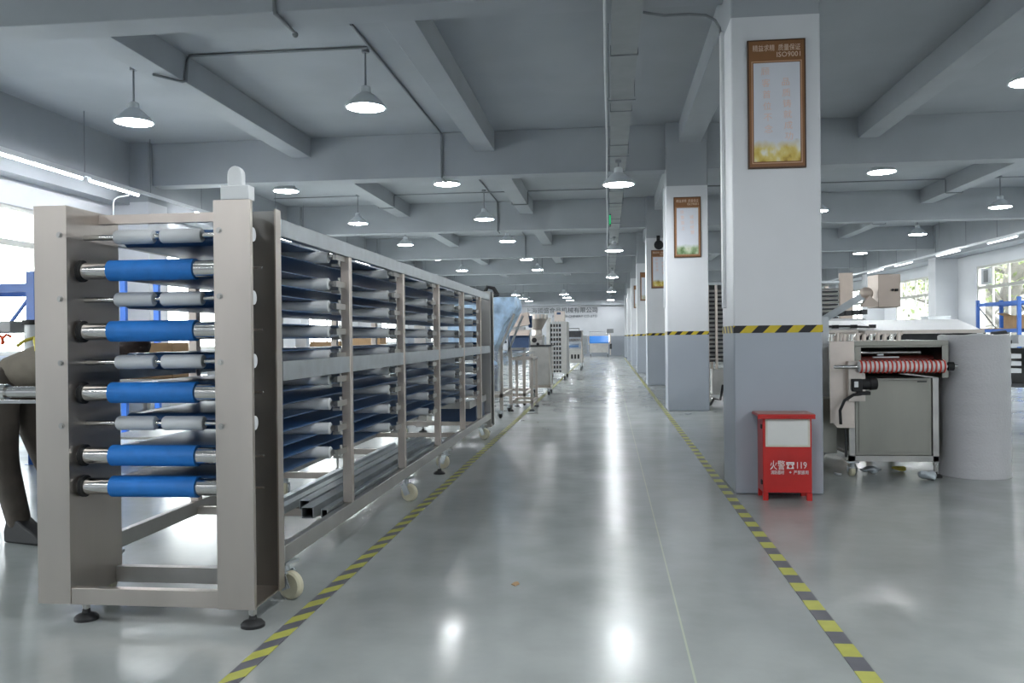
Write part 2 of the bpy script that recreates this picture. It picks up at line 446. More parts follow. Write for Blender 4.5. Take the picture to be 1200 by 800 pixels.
def window(idx, xw, sgn, w0, w1, ncol, tz, label):
    x = xw + sgn * .06
    fr = MB(); a, b = x - .03, x + .03
    fr.box(a, b, w0, w1, HEAD - .06, HEAD); fr.box(a, b, w0, w1, SILL, SILL + .06)
    fr.box(a, b, w0, w0 + .06, SILL + .06, HEAD - .06); fr.box(a, b, w1 - .06, w1, SILL + .06, HEAD - .06)
    fr.box(a, b, w0 + .06, w1 - .06, tz, tz + .09)
    for i in range(1, ncol):
        yy = w0 + (w1 - w0) * i / ncol
        fr.box(a + .005, b - .005, yy - .028, yy + .028, SILL + .06, tz); fr.box(a + .005, b - .005, yy - .022, yy + .022, tz + .09, HEAD - .06)
    w = struct(f'window_{idx}', fr, MT['frame_white'], label)
    g = MB().box(x - .004, x + .004, w0 + .05, w1 - .05, SILL + .05, HEAD - .05).build('window_pane', MT['glass'], w)
    sl = MB().box(min(xw - sgn * .05, xw + sgn * .2), max(xw - sgn * .05, xw + sgn * .2), w0 - .05, w1 + .05, SILL - .05, SILL - .002).build('window_sill', MT['white_enamel'], w)
    return w
n = 0
for k, (a, b) in enumerate(LW):
    n += 1; window(n, XL, -1, a, b, 3, 2.50, f'blown-out white window in the left wall, {ORD[k]} from the back')
for k, (a, b) in enumerate(RW):
    n += 1; w = window(n, XR, 1, a, b, 4, 2.40, f'cream framed window onto trees in the right wall, {ORD[k]} from the back')
    if k == 3:
        v = MB(); v.box(XR + .02, XR + .05, 25.0, 25.62, 2.52, 2.97)
        vf = v.build('vent_panel', MT['white_enamel'], w)
        MB().box(XR + .0, XR + .02, 25.18, 25.42, 2.58, 2.92).build('vent_grille', MT['grey_box'], vf)

# the lettering on the end wall
sg = thing('wall_lettering', 'dark metal company name lettering high on far end wall', 'sign', (-2.8, YEND, 2.3))
text_mesh('上海國盛食品机械有限公司', .36, (-2.82, YEND - .025, 2.78), width=4.35, depth=.04).build('name_characters', MT['sign_grey'], sg)
text_mesh('FOOD MACHINERY CO.,LTD', .20, (-2.0, YEND - .02, 2.40), width=2.7, depth=.03).build('latin_letters', MT['sign_grey'], sg)

# outside: ground, trees and an added sky-blocking building
struct('sky_block_building', MB().box(25, 32, -10, 80, -.3, 9).box(24.9, 25, -10, 80, 8.6, 9.1), MT['sky_block'], 'added sky-blocking building beyond the trees outside the right windows')  # added to cut the sky light reaching the right windows
struct('ground_outside', MB().box(-40, 45, -30, 90, -.5, -.3), MT['grass'], 'pale paved ground outside the windows')
def tree(x, y, h, r, label, lean, nl=1500):
    t = thing('tree', label, 'tree', (x, y, -.3), 'trees outside the right windows')
    tr = MB(); top = Vector((x + lean[0], y + lean[1], h))
    pts = [Vector((x, y, -.3)).lerp(top, i / 6) + Vector((.1 * math.sin(i), .1 * math.cos(i * 1.7), 0)) * (i > 0) for i in range(7)]
    tr.tube(pts, r, 12)
    for i in range(9):
        p = pts[2 + i % 5]; a = random.uniform(0, 6.28); L = random.uniform(1, 2.4)
        tr.cyl(p, p + Vector((math.cos(a) * L, math.sin(a) * L, random.uniform(.4, 1.6))), r * .42, r * .12, 8)
    tr.build('trunk', MT['bark'], t)
    f = MB()
    for i in range(nl):
        d = Vector((random.gauss(0, .8), random.gauss(0, .8), random.gauss(0, .6)))
        if d.length > 1.55: d *= 1.55 / d.length
        p = top + d * 1.45; p.z = max(p.z + .1, 1.7); p.x = max(p.x, XR + .5 + .3 * random.random())
        s_ = random.uniform(.06, .14); rot = Matrix.Rotation(random.uniform(0, 6.28), 3, Vector((random.random(), random.random(), random.random() + .1)).normalized())
        vs = [f.bm.verts.new(p + rot @ Vector(q) * s_) for q in ((-1, 0, 0), (0, -.5, .1), (1, 0, 0), (0, .5, .1))]
        f.bm.faces.new(vs)
    tag(f.build('foliage', MT['leaf'], t), kind='stuff')
tree(13.1, 30.2, 3.7, .30, 'leaning grey tree trunk outside the nearer right window', (.1, -1.2), 650)
tree(14.0, 37.0, 3.6, .2, 'leafy tree outside the farther right window', (0, .8))
tree(19.0, 38.0, 4.2, .22, 'leafy tree set back behind the leaning trunk', (.2, -1.2))
tree(13.8, 23.6, 4.2, .2, 'leafy tree at the right edge outside the nearer window', (.4, -.2))
tree(19.2, 45.5, 4.2, .2, 'leafy tree farthest down the row outside the right windows', (.1, -.2))

# ------------------------------------------------------------------ pendant lamps
def shade_mesh():
    mb = MB(); mb.lathe((0, 0, 0), [(.232, .0), (.236, .004), (.20, .05), (.10, .145), (.062, .17), (.058, .235), (.03, .25), (.0, .25)])
    mb.lathe((0, 0, 0), [(.228, .002), (.19, .048), (.09, .135), (.0, .14)])
    return mb
_proto = None
def pendant(x, y, zr, ztop, label, group):
    global _proto
    L = thing('pendant_lamp', label, 'lamp', (x, y, zr), group)
    if _proto is None:
        sh = shade_mesh().build('shade', MT['lamp_white'], L)
        di = MB().lathe((x, y, zr), [(.0, -.018), (.12, -.014), (.20, -.004), (.222, .004), (.0, .02)]).build('diffuser', MT['lamp_emit'], L)
        for v in sh.data.vertices: v.co += Vector((x, y, zr))
        _proto = (sh, di)
    else:
        for q in _proto: link_copy(q, L)
    MB().cyl((x, y, zr + .24), (x, y, ztop - .03), .011, seg=10).build('rod', MT['conduit'], L)
    MB().lathe((x, y, ztop), [(.04, -.035), (.045, -.03), (.045, 0)], 14).build('ceiling_rose', MT['conduit'], L)
    return L
rows = [('row over the long conveyor', -2.72, [9.43, 14.32, 18.7, 23.1, 28.6, 33.0], 3.79, SLAB),
        ('far left row', -5.65, [9.65, 14.5, 18.85, 23.4, 27.9, 32.7], 3.79, SLAB),
        ('row right of the columns', 4.46, [9.5, 14.45, 18.75], 3.79, SLAB),
        ('far right row by the windows', 8.22, [18.9, 23.7, 28.9], 3.79, SLAB)]
far = [('row over the long conveyor', -2.2, [42.8, 46.4, 49.6], 3.3, SLAB),
       ('far left row', -4.64, [42.7, 46.6, 49.9], 3.3, SLAB)]
cnt = {}
for nm, x, ys, zr, zt in rows + far:
    for y in ys:
        i = cnt.get(nm, 0); cnt[nm] = i + 1
        pendant(x, y, zr, zt, f'lit cone pendant lamp, {ORD[i]} from front, {nm}', nm)
TB = 3.65   # underside of the cable tray
for i, y in enumerate([12.1, 21.4, 31.0, 41.0, 50.2]):
    pendant(.165, y, 3.30, TB - .001, f'lit white cone lamp under the aisle cable tray, {ORD[i]} from the front', 'lamps under the aisle cable tray')

# unseen area lights: lamp rows carried on out of view, strengths tuned to brighten foreground
def unseen_light(x, y, z=3.77, e=1):
    l = bpy.data.lights.new('unseen_area_light', 'AREA'); l.shape = 'DISK'; l.size = .44; l.energy = 52 * e; l.color = (.93, .97, 1)
    o = bpy.data.objects.new('unseen_area_light', l); COL.objects.link(o); o.location = (x, y, z)
for x in (-5.65, -2.72, 4.46, 8.22):
    unseen_light(x, 1.8, 3.77, 1.5 if x > 0 else .12); unseen_light(x, -2.2, 3.77, 1.3); unseen_light(x, -6.2, 3.77, 1.5)  # uneven strengths lift the right foreground
unseen_light(.165, 2.9, 3.3, .9)  # added over the aisle to brighten the floor and nearest column
for y in (9.5, 14.3): unseen_light(8.22, y)
for x, y in ((4.46, 23.5), (4.46, 28.6), (4.46, 33), (8.22, 33), (-2.72, 37.8), (-5.65, 37.8), (4.46, 40)): unseen_light(x, y)

# ------------------------------------------------------------------ cable tray over the aisle
ct = thing('cable_tray', 'long grey cable tray running under beams above the aisle', 'cable tray', (.165, 26, TB))
MB().box(.05, .28, 1.0, YEND - .4, TB, TB + .012).box(.05, .058, 1.0, YEND - .4, TB + .012, TB + .085).box(.272, .28, 1.0, YEND - .4, TB + .012, TB + .085).build('channel', MT['tray'], ct)
js = [7.6, 9.48, 11.16] + [11.16 + 1.75 * i for i in range(1, 22)]
for j in js:
    MB().box(.042, .288, j - .012, j + .012, TB - .006, TB - .0005).box(.042, .0495, j - .012, j + .012, TB - .0005, TB + .09).box(.2805, .288, j - .012, j + .012, TB - .0005, TB + .09).build('joint_strap', MT['conduit'], ct)
for k in range(0, 6):
    for dy in (2.2, 5.0):
        y = 6.8 + PITCH * k + dy
        MB().cyl((.03, y, TB + .02), (.03, y, SLAB), .005, seg=8).cyl((.30, y, TB + .02), (.30, y, SLAB), .005, seg=8).bar((.02, y, TB - .012), (.31, y, TB - .012), .012, .01).build('hanger', MT['conduit'], ct)
tag(MB().tube([(-.005, 2, TB + .0)] + [(.0 + .006 * math.sin(i * 1.3), 2 + i * 1.5, TB + .006 * math.cos(i * 2.1)) for i in range(1, 32)], .011, 8).build('conduit', MT['conduit_white']),
    'pale conduit running along the left edge of the aisle cable tray', 'conduit')
ex = thing('exit_sign', 'small green-lit emergency sign seen edge-on under cable tray', 'sign', (.07, 17.5, 3.42))
MB().box(.045, .075, 17.2, 17.5, 3.40, 3.62).build('housing', MT['dark'], ex)
MB().box(.040, .045, 17.22, 17.48, 3.42, 3.60).box(.05, .07, 17.196, 17.2, 3.42, 3.60).build('lit_face', MT['green_emit'], ex)
MB().cyl((.06, 17.35, 3.62), (.06, 17.35, TB - .0015), .006, seg=8).build('hanging_rod', MT['conduit'], ex)
tag(MB().tube([(.293, 6.7, TB + .03), (.45, 6.72, 3.655), (.65, 6.74, 3.66), (.78, 6.75, 3.65), (.85, 6.755, 3.61), (.885, 6.76, 3.55), (.893, 6.76, 3.49)], .011, 8).build('conduit', MT['conduit']),
    'dark bent conduit from the cable tray to the nearest column', 'conduit')
tag(MB().box(.885, .909, 6.70, 6.79, 1.37, 3.50).build('cable_trunking', MT['conduit_white'], bev=.003), 'white cable trunking down the aisle side of the nearest column', 'cable duct')
tag(MB().box(.885, .909, 6.70 + PITCH, 6.76 + PITCH, 1.6, 3.50).build('cable_trunking', MT['conduit_white'], bev=.003), 'white cable trunking down the aisle side of the second column', 'cable duct')

# conduits on the ceiling
def conduit(pts, label, m='conduit', r=.016):
    return tag(MB().tube(pts, r, 8).build('surface_mounted_conduit', MT[m]), label, 'conduit')
def bay_name(k): return ORD[k]
for k in range(0, 4):
    ya = 6.8 + PITCH * k; yb = 6.46 + PITCH * (k + 1)
    conduit([(-2.63, ya + (1.8 if k == 0 else .3), SLAB - .0155), (-2.63, yb - .05, SLAB - .0155), (-2.63, yb - .022, SLAB - .06), (-2.63, yb - .022, BEAM - .02), (-2.63, yb + .1, BEAM - .022), (-2.63, yb + .36, BEAM - .022)],
            f'grey conduit along the ceiling and down a beam beside the left row lamps, {ORD[k]} bay')
    yl = 9.31 + 9.4 * k if k < 3 else 33
def cross(y, x0, x1, label):
    pts = []
    z = SLAB - .045
    pts.append((x0, y, z))
    for a, b in sorted([s_ for s_ in secs if x0 < s_[0] and s_[1] < x1]):
        pts += [(a - .03, y, z), (a - .022, y, z - .03), (a - .022, y, SEC - .018), (a, y, SEC - .02), (b, y, SEC - .02), (b + .022, y, SEC - .018), (b + .022, y, z - .03), (b + .03, y, z)]
    pts.append((x1, y, z))
    conduit(pts, label, 'conduit', .013)
conduit([(-4.98, 8.9, SEC - .02), (-4.80, 9.2, SEC - .02), (-4.778, 9.25, SEC), (-4.778, 9.29, 4.39), (-4.76, 9.30, SLAB - .0165), (-2.66, 9.31, SLAB - .0165)], 'grey conduit across the ceiling to the nearest left row lamp')
cross(18.775, -7.6, 0, 'grey conduit across the second bay ceiling, left of the tray')
cross(18.825, 1.6, 9.0, 'grey conduit across the second bay ceiling, right of the columns')
cross(23.25, -7.6, 0, 'grey conduit across the third bay ceiling, left of the tray')
cross(23.82, 1.6, 9.0, 'grey conduit across the third bay ceiling, right of the columns')
tag(MB().tube([(-2.592, 6.4455, 3.95), (-2.592, 6.4455, 3.755), (-2.592, 6.456, 3.733), (-2.59, 6.5, 3.7315), (-2.59, 6.86, 3.7315)], .014, 8).ball((-2.59, 6.89, 3.7195), .026).build('surface_mounted_conduit', MT['conduit']),
    'short grey conduit stub bending under the nearest cross beam', 'conduit')

conduit([(-7.7, 6.446, 3.985), (-2.7, 6.446, 3.985)], 'thin dark conduit along the face of the nearest cross beam', 'dark', .012)
conduit([(-7.74, 12.6, .0), (-7.74, 12.6, 3.34), (-7.72, 12.6, 3.40), (-7.664, 12.6, 3.433), (-7.493, 12.6, 3.455), (-7.44, 12.6, 3.50)], 'white curved pipe rising to the left wall trunking beside the pier', 'conduit_white', .012)
# strip light lines along both walls
def strip_line(x, z, y0, y1, tubes, side, glow):
    tr = thing('lighting_trunking', f'thin pale lighting trunking hung along the {side} wall', 'trunking', (x, (y0 + y1) / 2, z))
    MB().box(x - .03, x + .03, y0, y1, z + .02, z + .065).build('channel', MT['conduit_white'], tr)
    y = y0 + .6
    while y < y1:
        MB().cyl((x, y, z + .065), (x, y, SLAB), .006, seg=8).build('hanger', MT['conduit'], tr); y += 1.75
    for i, (a, b) in enumerate(tubes):
        f = thing('hanging_strip_light', f'lit white strip light under the {side} wall trunking, {ORD[i]} from the front', 'strip light', (x, (a + b) / 2, z - .04), f'strip lights along the {side} wall')
        MB().box(x - .035, x + .035, a, b, z - .01, z + .0202).build('housing', MT['white_enamel'], f)
        MB().cyl((x, a + .02, z - .022), (x, b - .02, z - .022), .018, seg=12).build('tube', MT[glow], f)
strip_line(-7.4, 3.5, 2, 50, [(9.6, 11.3), (11.45, 12.75), (14.6, 16.0), (17.8, 19.3), (21.1, 22.6), (24.4, 25.9)], 'left', 'tube_emit')
strip_line(9.1, 3.32, 10, 50, [(20.1, 21.6), (23.2, 24.8), (26.7, 28.25), (29.4, 31.1), (33, 34.6)], 'right', 'tube_dim')

# ------------------------------------------------------------------ floor tapes
tag(MB().box(-1.318, -1.252, 1.2, 46, .0, .003).build('floor_tape', MT['tape_left']), 'yellow and grey hazard tape on floor beside the long conveyor', 'floor tape')
tag(MB().box(.826, .894, 1.2, 46, .0, .003).build('floor_tape', MT['tape_right']), 'yellow and grey hazard tape on floor beside the columns', 'floor tape')

# ------------------------------------------------------------------ posters on the columns
pics = [('yellow bread', picture_mat('poster_bread', [(.32, (.20, .09, .02)), (.45, (.62, .45, .10)), (.58, (.72, .60, .22)), (.70, (.80, .78, .70))], 3.1)),
        ('green field', picture_mat('poster_field', [(.32, (.12, .20, .08)), (.5, (.36, .46, .28)), (.68, (.60, .62, .48))], 8.4)),
        ('yellow flowers', picture_mat('poster_flowers', [(.32, (.30, .22, .05)), (.5, (.62, .48, .10)), (.68, (.70, .64, .40))], 1.7)),
        ('pale', picture_mat('poster_pale', [(.32, (.40, .36, .26)), (.6, (.6, .6, .5))], 5.2)),
        ('pale', picture_mat('poster_grey', [(.32, (.36, .36, .30)), (.6, (.55, .56, .5))], 6.6))]
slog = [('顾客首位不念', '品质铸就成功保'), ('信誉至上', '诚信经营'), ('精益求精', '质量为本'), ('安全生产', '责任在心'), ('团结进取', '创新发展')]
for k in range(5):
    y = Y0 + PITCH * k - .001
    x0, x1, z0, z1 = 1.02, 1.43, 2.36, 3.29
    if k >= 2: z0, z1 = 2.28, 3.18
    p = thing('poster', f'brown framed poster with {pics[k][0]} picture on {ORD[k]} column' if k else 'brown framed poster with yellow bread picture on the nearest column', 'poster', (1.225, y, z0), 'framed posters on the columns')
    H = z1 - z0; top = z1 - H * .168
    MB().box(x0, x1, y - .018, y, z0, z1).build('frame', MT['brown_dark'], p, bev=.003)
    MB().box(x0 + .012, x1 - .012, y - .021, y - .0185, z0 + .012, z1 - .012).build('board', MT['brown'], p)
    bd = MB(); a, b, c, d = x0 + .028, x1 - .028, z0 + .035, top
    for q in ((a, a + .006, c, d), (b - .006, b, c, d), (a + .006, b - .006, c, c + .006), (a + .006, b - .006, d - .006, d)):
        bd.box(q[0], q[1], y - .0235, y - .0213, q[2], q[3])
    bd.build('border_line', MT['tan'], p)
    MB().box(a + .014, b - .014, y - .024, y - .0213, c + .016 + H * .17, d - .014).build('panel', MT['poster_white'], p)
    MB().box(a + .014, b - .014, y - .024, y - .0213, c + .014, c + .016 + H * .17).build('picture', pics[k][1], p)
    if k < 3:
        text_mesh('精益求精', .05, (x0 + .115, y - .0225, z1 - .062), width=.155, depth=.002).build('heading', MT['head_ink'], p)
        text_mesh('质量保证', .05, (x0 + .295, y - .0225, z1 - .062), width=.155, depth=.002).build('heading', MT['head_ink'], p)
        text_mesh('ISO9001', .052, (x0 + .29, y - .0225, z1 - .112), width=.165, depth=.002).build('certificate_number', MT['head_ink'], p)
        s1, s2 = slog[k]
        for ci, ch in enumerate(s1):
            text_mesh(ch, .062, (x0 + .125 + .004 * ci, y - .0248, top - .075 - .083 * ci), depth=.0014).build('character', MT['pale_ink'], p)
        for ci, ch in enumerate(s2[:6]):
            text_mesh(ch, .062, (x0 + .268 + .004 * ci, y - .0248, top - .155 - .078 * ci), depth=.0014).build('character', MT['pale_ink'], p)

# siren / loudspeaker on the third column
sp = thing('siren_speaker', 'round black siren speaker on bracket beside third column poster', 'speaker', (1.18, 20.1, 3.2))
yb_ = Y0 + 2 * PITCH
MB().lathe((1.19, yb_ - .22, 3.28), [(.0, -.03), (.05, -.02), (.105, .0), (.11, .02), (.08, .08), (.06, .14), (.0, .15)], 20, 'Y').build('horn', MT['black'], sp)
MB().ball((1.19, yb_ - .09, 3.28), .055, 12, 8).build('driver', MT['dark'], sp)
MB().box(1.15, 1.23, yb_ - .03, yb_ - .001, 3.38, 3.52).bar((1.19, yb_ - .03, 3.46), (1.19, yb_ - .10, 3.42), .03).bar((1.19, yb_ - .10, 3.43), (1.19, yb_ - .10, 3.31), .025).build('bracket', MT['black'], sp)

# ------------------------------------------------------------------ red fire box
fb = thing('fire_box', 'red steel fire equipment box with white paper, beside nearest column', 'fire box', (1.24, 6.18, 0))
FX0, FX1, FY0, FY1 = 1.066, 1.398, 6.085, 6.30
MB().box(FX0, FX1, FY0, FY1, .055, .585).build('body', MT['red'], fb, bev=.004)
MB().box(FX0 - .035, FX1 + .02, FY0 - .03, FY1 + .012, .586, .604).box(FX0 - .035, FX1 + .02, FY0 - .03, FY0 - .022, .572, .586).build('lid', MT['red'], fb, bev=.003)
MB().box(FX0 - .03, FX1 + .015, FY0 - .018, FY1 + .008, .6045, .6075).build('lid_dust', MT['red_top'], fb)
for xx in (FX0, FX1 - .035):
    for yy in (FY0, FY1 - .03): MB().box(xx, xx + .035, yy, yy + .03, .0, .0548).build('foot', MT['red'], fb)
MB().box(FX0 + .018, FX1 - .012, FY0 - .004, FY0 - .0005, .376, .574).build('paper_backing', MT['paper_edge'], fb)
MB().box(FX0 + .032, FX1 - .028, FY0 - .006, FY0 - .0042, .390, .562).build('paper_sheet', MT['paper'], fb)
for zz in (.11, .50): MB().box(FX0 - .008, FX0 - .0005, FY0 + .01, FY0 + .05, zz, zz + .03).build('hinge', MT['black'], fb)
zt = .248
text_mesh('火警', .07, (FX0 + .098, FY0 - .0025, zt), width=.10, depth=.003).build('lettering', MT['white_ink'], fb)
ph = MB(); px_ = FX0 + .185
ph.prism([(px_ - .025, zt - .025), (px_ + .025, zt - .025), (px_ + .017, zt + .008), (px_ - .017, zt + .008)], 'Y', FY0 - .0035, FY0 - .0006).box(px_ - .027, px_ + .027, FY0 - .0035, FY0 - .0006, zt + .012, zt + .022).box(px_ - .027, px_ - .015, FY0 - .0035, FY0 - .0006, zt + .002, zt + .0119).box(px_ + .015, px_ + .027, FY0 - .0035, FY0 - .0006, zt + .002, zt + .0119)
ph.build('telephone_symbol', MT['white_ink'], fb)
MB().cyl((px_, FY0 - .0052, zt - .008), (px_, FY0 - .0037, zt - .008), .012, seg=14).build('telephone_dial', MT['red'], fb)
text_mesh('119', .066, (FX0 + .263, FY0 - .0025, zt), width=.065, depth=.003).build('lettering', MT['white_ink'], fb)
text_mesh('消防器材', .03, (FX0 + .098, FY0 - .0025, .198), width=.09, depth=.003).build('lettering', MT['white_ink'], fb)
MB().prism([(px_ - .008, .198), (px_, .19), (px_ + .008, .198), (px_, .206)], 'Y', FY0 - .003, FY0 - .0006).build('diamond_mark', MT['white_ink'], fb)
text_mesh('严禁挪用', .03, (FX0 + .257, FY0 - .0025, .198), width=.10, depth=.003).build('lettering', MT['white_ink'], fb)

# ------------------------------------------------------------------ shared small fittings
def caster(mbs, x, y, d=1, r=.06, zt=.17, turn=0):
    """adds a swivel caster into dict of MBs: fork + wheel"""
    fk, wh = mbs
    fk.box(x - .045, x + .045, y - .04, y + .04, zt - .012, zt - .0005)
    fk.cyl((x, y, zt - .05), (x, y, zt - .012), .022, seg=12)
    fk.bar((x - .032, y, zt - .05), (x - .032, y + .03 * d, r - .012), .006, .045).bar((x + .032, y, zt - .05), (x + .032, y + .03 * d, r - .012), .006, .045)
    fk.box(x - .035, x + .035, y - .03, y + .03, zt - .056, zt - .05)
    fk.cyl((x - .037, y + .03 * d, r), (x + .037, y + .03 * d, r), .010, seg=8)
    wh.lathe((x, y + .03 * d, r), [(.018, -.022), (r - .008, -.02), (r, -.013), (r, .013), (r - .008, .02), (.018, .022)], 22, 'X')
    if turn:
        m = Matrix.Translation((x, y, 0)) @ Matrix.Rotation(turn, 4, 'Z') @ Matrix.Translation((-x, -y, 0))
        for b in mbs: bmesh.ops.transform(b.bm, matrix=m, verts=b.bm.verts)
def add_caster(parent, x, y, d=1, r=.06, zt=.17, wm='cream', turn=0):
    fk, wh = MB(), MB(); caster((fk, wh), x, y, d, r, zt, turn)
    c = fk.build('caster', MT['galv'], parent); wh.build('wheel', MT[wm], c)
def add_foot(parent, x, y, zt, r=.05):
    f = MB().cyl((x, y, .03), (x, y, zt), .0095, seg=10).cyl((x, y, zt - .022), (x, y, zt - .001), .017, seg=6).build('levelling_foot', MT['steel_dull'], parent)
    MB().lathe((x, y, 0), [(r, 0), (r, .012), (r * .8, .022), (r * .36, .03), (r * .30, .044), (0, .044)], 22).build('foot_pad', MT['foot'], f)

# ------------------------------------------------------------------ the long multi-tier conveyor
RK = thing('cooling_conveyor', 'long stainless multi-tier cooling conveyor with blue belts, left of the aisle', 'conveyor', (-1.9, 6.8, 0))
XRO, XRI, XLI, XLO = -1.422, -1.577, -2.222, -2.366
YF, YE = 3.262, 10.52
ZT = 1.722
def channel(mb, xi, xo, y0, y1, z0, z1, t=.006, lip=.0):
    a, b = min(xi, xo), max(xi, xo); s_ = 1 if xo > xi else -1
    mb.box(xi - (t if s_ < 0 else 0), xi + (t if s_ > 0 else 0), y0, y1, z0, z1)     # web
    xa = xi + s_ * t
    mb.box(min(xa, xo), max(xa, xo), y0, y0 + t, z0, z1)
    xl = xo - s_ * t
    mb.box(min(xl, xo), max(xl, xo), y0 + t, y0 + t + .016, z0, z1)
    mb.box(min(xl, xo), max(xl, xo), y1 - .066, y1 - t, z0, z1)
    mb.box(min(xa, xl), max(xa, xl), y0 + t, y1 - t, z0, z0 + t)
def post(xi, xo, y0, y1, front=True):
    mb = MB(); channel(mb, xi, xo, y0, y1, .072, ZT)
    p = mb.build('end_post', MT['steel' if front else 'steel_far'], RK)
    s_ = 1 if xo > xi else -1; a, b = sorted((xi + s_ * .0061, xo - s_ * .0061))
    MB().box(a, b, y1 - .006, y1, .0785, ZT).build('rear_flange', MT['steel_shade'], p)  # darkened steel paints in the shade within the channel
    return p
pL = post(XLI, XLO, YF + .015, 3.652); pR = post(XRI, XRO, YF, 3.588)
post(XLI, XLO, 10.2, YE, False); post(XRI, XRO, 10.2, YE, False)
WZ = [1.60, 1.335, 1.07, .81]; BZ = [1.455, 1.20, .942, .678, .548]
for p, xb, yb in ((pL, XLI - .03, YF + .015), (pR, XRI + .024, YF)):
    for z in WZ:
        MB().cyl((xb, yb - .009, z), (xb, yb, z), .0085, seg=8).cyl((xb, yb - .003, z), (xb, yb - .0005, z), .013, seg=14).build('bolt', MT['steel_dull'], p)
for z in WZ:
    MB().lathe((XRO - .062, 3.41, z), [(.012, .012), (.030, .010), (.030, 0), (.0, 0)], 18, 'X').cyl((XRI + .01, 3.41, z), (XRO - .062, 3.41, z), .012, seg=10).build('bearing', MT['white_plastic'], pR)
for z in BZ:
    MB().cyl((XRI + .007, 3.36, z), (XRO + .006, 3.36, z), .005, seg=8).build('bearing_pin', MT['steel_bright'], pR)
# white guide bracket on top of the right post
MB().box(-1.55, -1.43, 3.27, 3.33, ZT + .0005, ZT + .06).prism([(-1.525, ZT + .06), (-1.462, ZT + .06), (-1.462, ZT + .095)] + [(-1.4935 + .0315 * math.cos(a), ZT + .105 + .035 * math.sin(a)) for a in [PI * i / 8 for i in range(9)]] + [(-1.525, ZT + .095)], 'Y', 3.28, 3.315).build('guide_bracket', MT['white_plastic'], RK, bev=.004)

# base, rails and uprights
UY = [4.57, 5.81, 7.06, 8.30, 9.42]
for xo, side in ((XRO, 1), (XLO, -1)):
    xa, xb = (xo - .042, xo - .004) if side > 0 else (xo + .004, xo + .042)
    ys = [3.60 if side > 0 else 3.66] + UY + [10.19]
    MB().box(xa, xb, ys[0], 10.19, 1.612, 1.69).build('top_rail', MT['galv'], RK, bev=.003)
    MB().box(xa, xb, ys[0], 10.19, .172, .248).build('bottom_rail', MT['steel_dull'], RK, bev=.003)
    mr = MB()
    for i in range(len(ys) - 1):
        mr.box(xa, xb, ys[i] + (.05 if i else 0), ys[i + 1], .976, 1.062)
    mr.build('middle_rail', MT['galv'], RK)
    for y in UY:
        xu = (xo - .05, xo) if side > 0 else (xo, xo + .05)
        MB().box(xu[0], xu[1], y, y + .05, .2485, 1.6115).build('upright', MT['steel_warm'], RK, bev=.003)
for y in UY:
    MB().box(XLO + .0425, XRO - .0425, y, y + .04, .172, .215).build('base_crossbar', MT['steel'], RK)
    MB().box(XLO + .0425, XRO - .0425, y, y + .03, 1.64, 1.67).build('top_crossbar', MT['galv'], RK)
MB().box(XLI + .0005, XRI - .0005, YF + .018, YF + .03, .07, .138).box(XLI + .0005, XRI - .0005, YF + .03, YF + .055, .13, .138).build('front_crossbar', MT['steel'], RK, bev=.002)
MB().box(XLI + .0005, XRI - .0005, 3.60, 3.64, .072, .142).build('rear_crossbar', MT['steel_dull'], RK)
MB().box(XLI + .0005, XRI - .0005, 3.50, 3.53, 1.672, 1.712).build('front_top_bar', MT['steel_warm'], RK)
MB().box(XLI + .0005, XRI - .0005, 10.2, 10.22, .09, .15).build('front_crossbar', MT['steel'], RK)

# front rollers
for z in BZ:
    r = MB().cyl((XLI + .0005, 3.36, z), (XRI - .0005, 3.36, z), .036, seg=24).build('drive_roller', MT['steel_bright'], RK)
    MB().cyl((-2.08, 3.36, z), (-1.702, 3.36, z), .044, seg=28).build('lagging', MT['belt_roll'], r)
    MB().cyl((-2.214, 3.36, z), (-2.20, 3.36, z), .046, seg=20).build('bearing_ring', MT['black'], r)
for z in WZ:
    r = MB().cyl((XLI + .0005, 3.40, z), (XRI - .0005, 3.40, z), .012, seg=12).build('guide_roller', MT['steel_bright'], RK)
    for a, b in ((-2.078, -1.908), (-1.872, -1.692)):
        MB().lathe((a, 3.40, z), [(.014, 0), (.026, 0), (.030, .006), (.030, b - a - .006), (.026, b - a), (.014, b - a)], 24, 'X').build('sleeve', MT['white_plastic'], r)
MB().cyl((XLO - .02, 3.42, .942), (-2.72, 3.42, .942), .024, seg=18).cyl((-2.60, 3.42, .942), (-2.66, 3.42, .942), .034, seg=18).bar((XLO - .001, 3.42, .90), (-2.66, 3.42, .90), .02, .014).build('drive_shaft', MT['steel_bright'], RK)

# belts: closed loops, one per tier
def loop(y0, y1, zc, r, n=8):
    o = [(y0 + r - r * math.sin(PI * i / n) - 0, zc + r * math.cos(PI * i / n)) for i in range(n + 1)]
    o += [(y1 - r + r * math.sin(PI * i / n), zc - r * math.cos(PI * i / n)) for i in range(n + 1)]
    return o
def belt(y0, y1, zc, r, x0, x1, t=.004):
    mb = MB(); a, b = loop(y0, y1, zc, r), loop(y0 + t, y1 - t, zc, r - t); nn = len(a)
    def ring(pts, x): return [mb.bm.verts.new((x, p[0], p[1])) for p in pts]
    a0, a1, b0, b1 = ring(a, x0), ring(a, x1), ring(b, x0), ring(b, x1)
    for i in range(nn):
        j = (i + 1) % nn
        for f in ((a0[i], a0[j], a1[j], a1[i]), (b0[i], b1[i], b1[j], b0[j]), (a0[i], b0[i], b0[j], a0[j]), (a1[i], a1[j], b1[j], b1[i])):
            mb.bm.faces.new(f)
    return mb
ALLZ = sorted([(z, 'w') for z in WZ] + [(z, 'b') for z in BZ], reverse=True)
for z, kd in ALLZ:
    y0 = 3.405 if kd == 'b' else 3.46
    bl = belt(y0, 10.3, z, .036, -2.08, -1.57).build('belt', MT['belt'], RK)
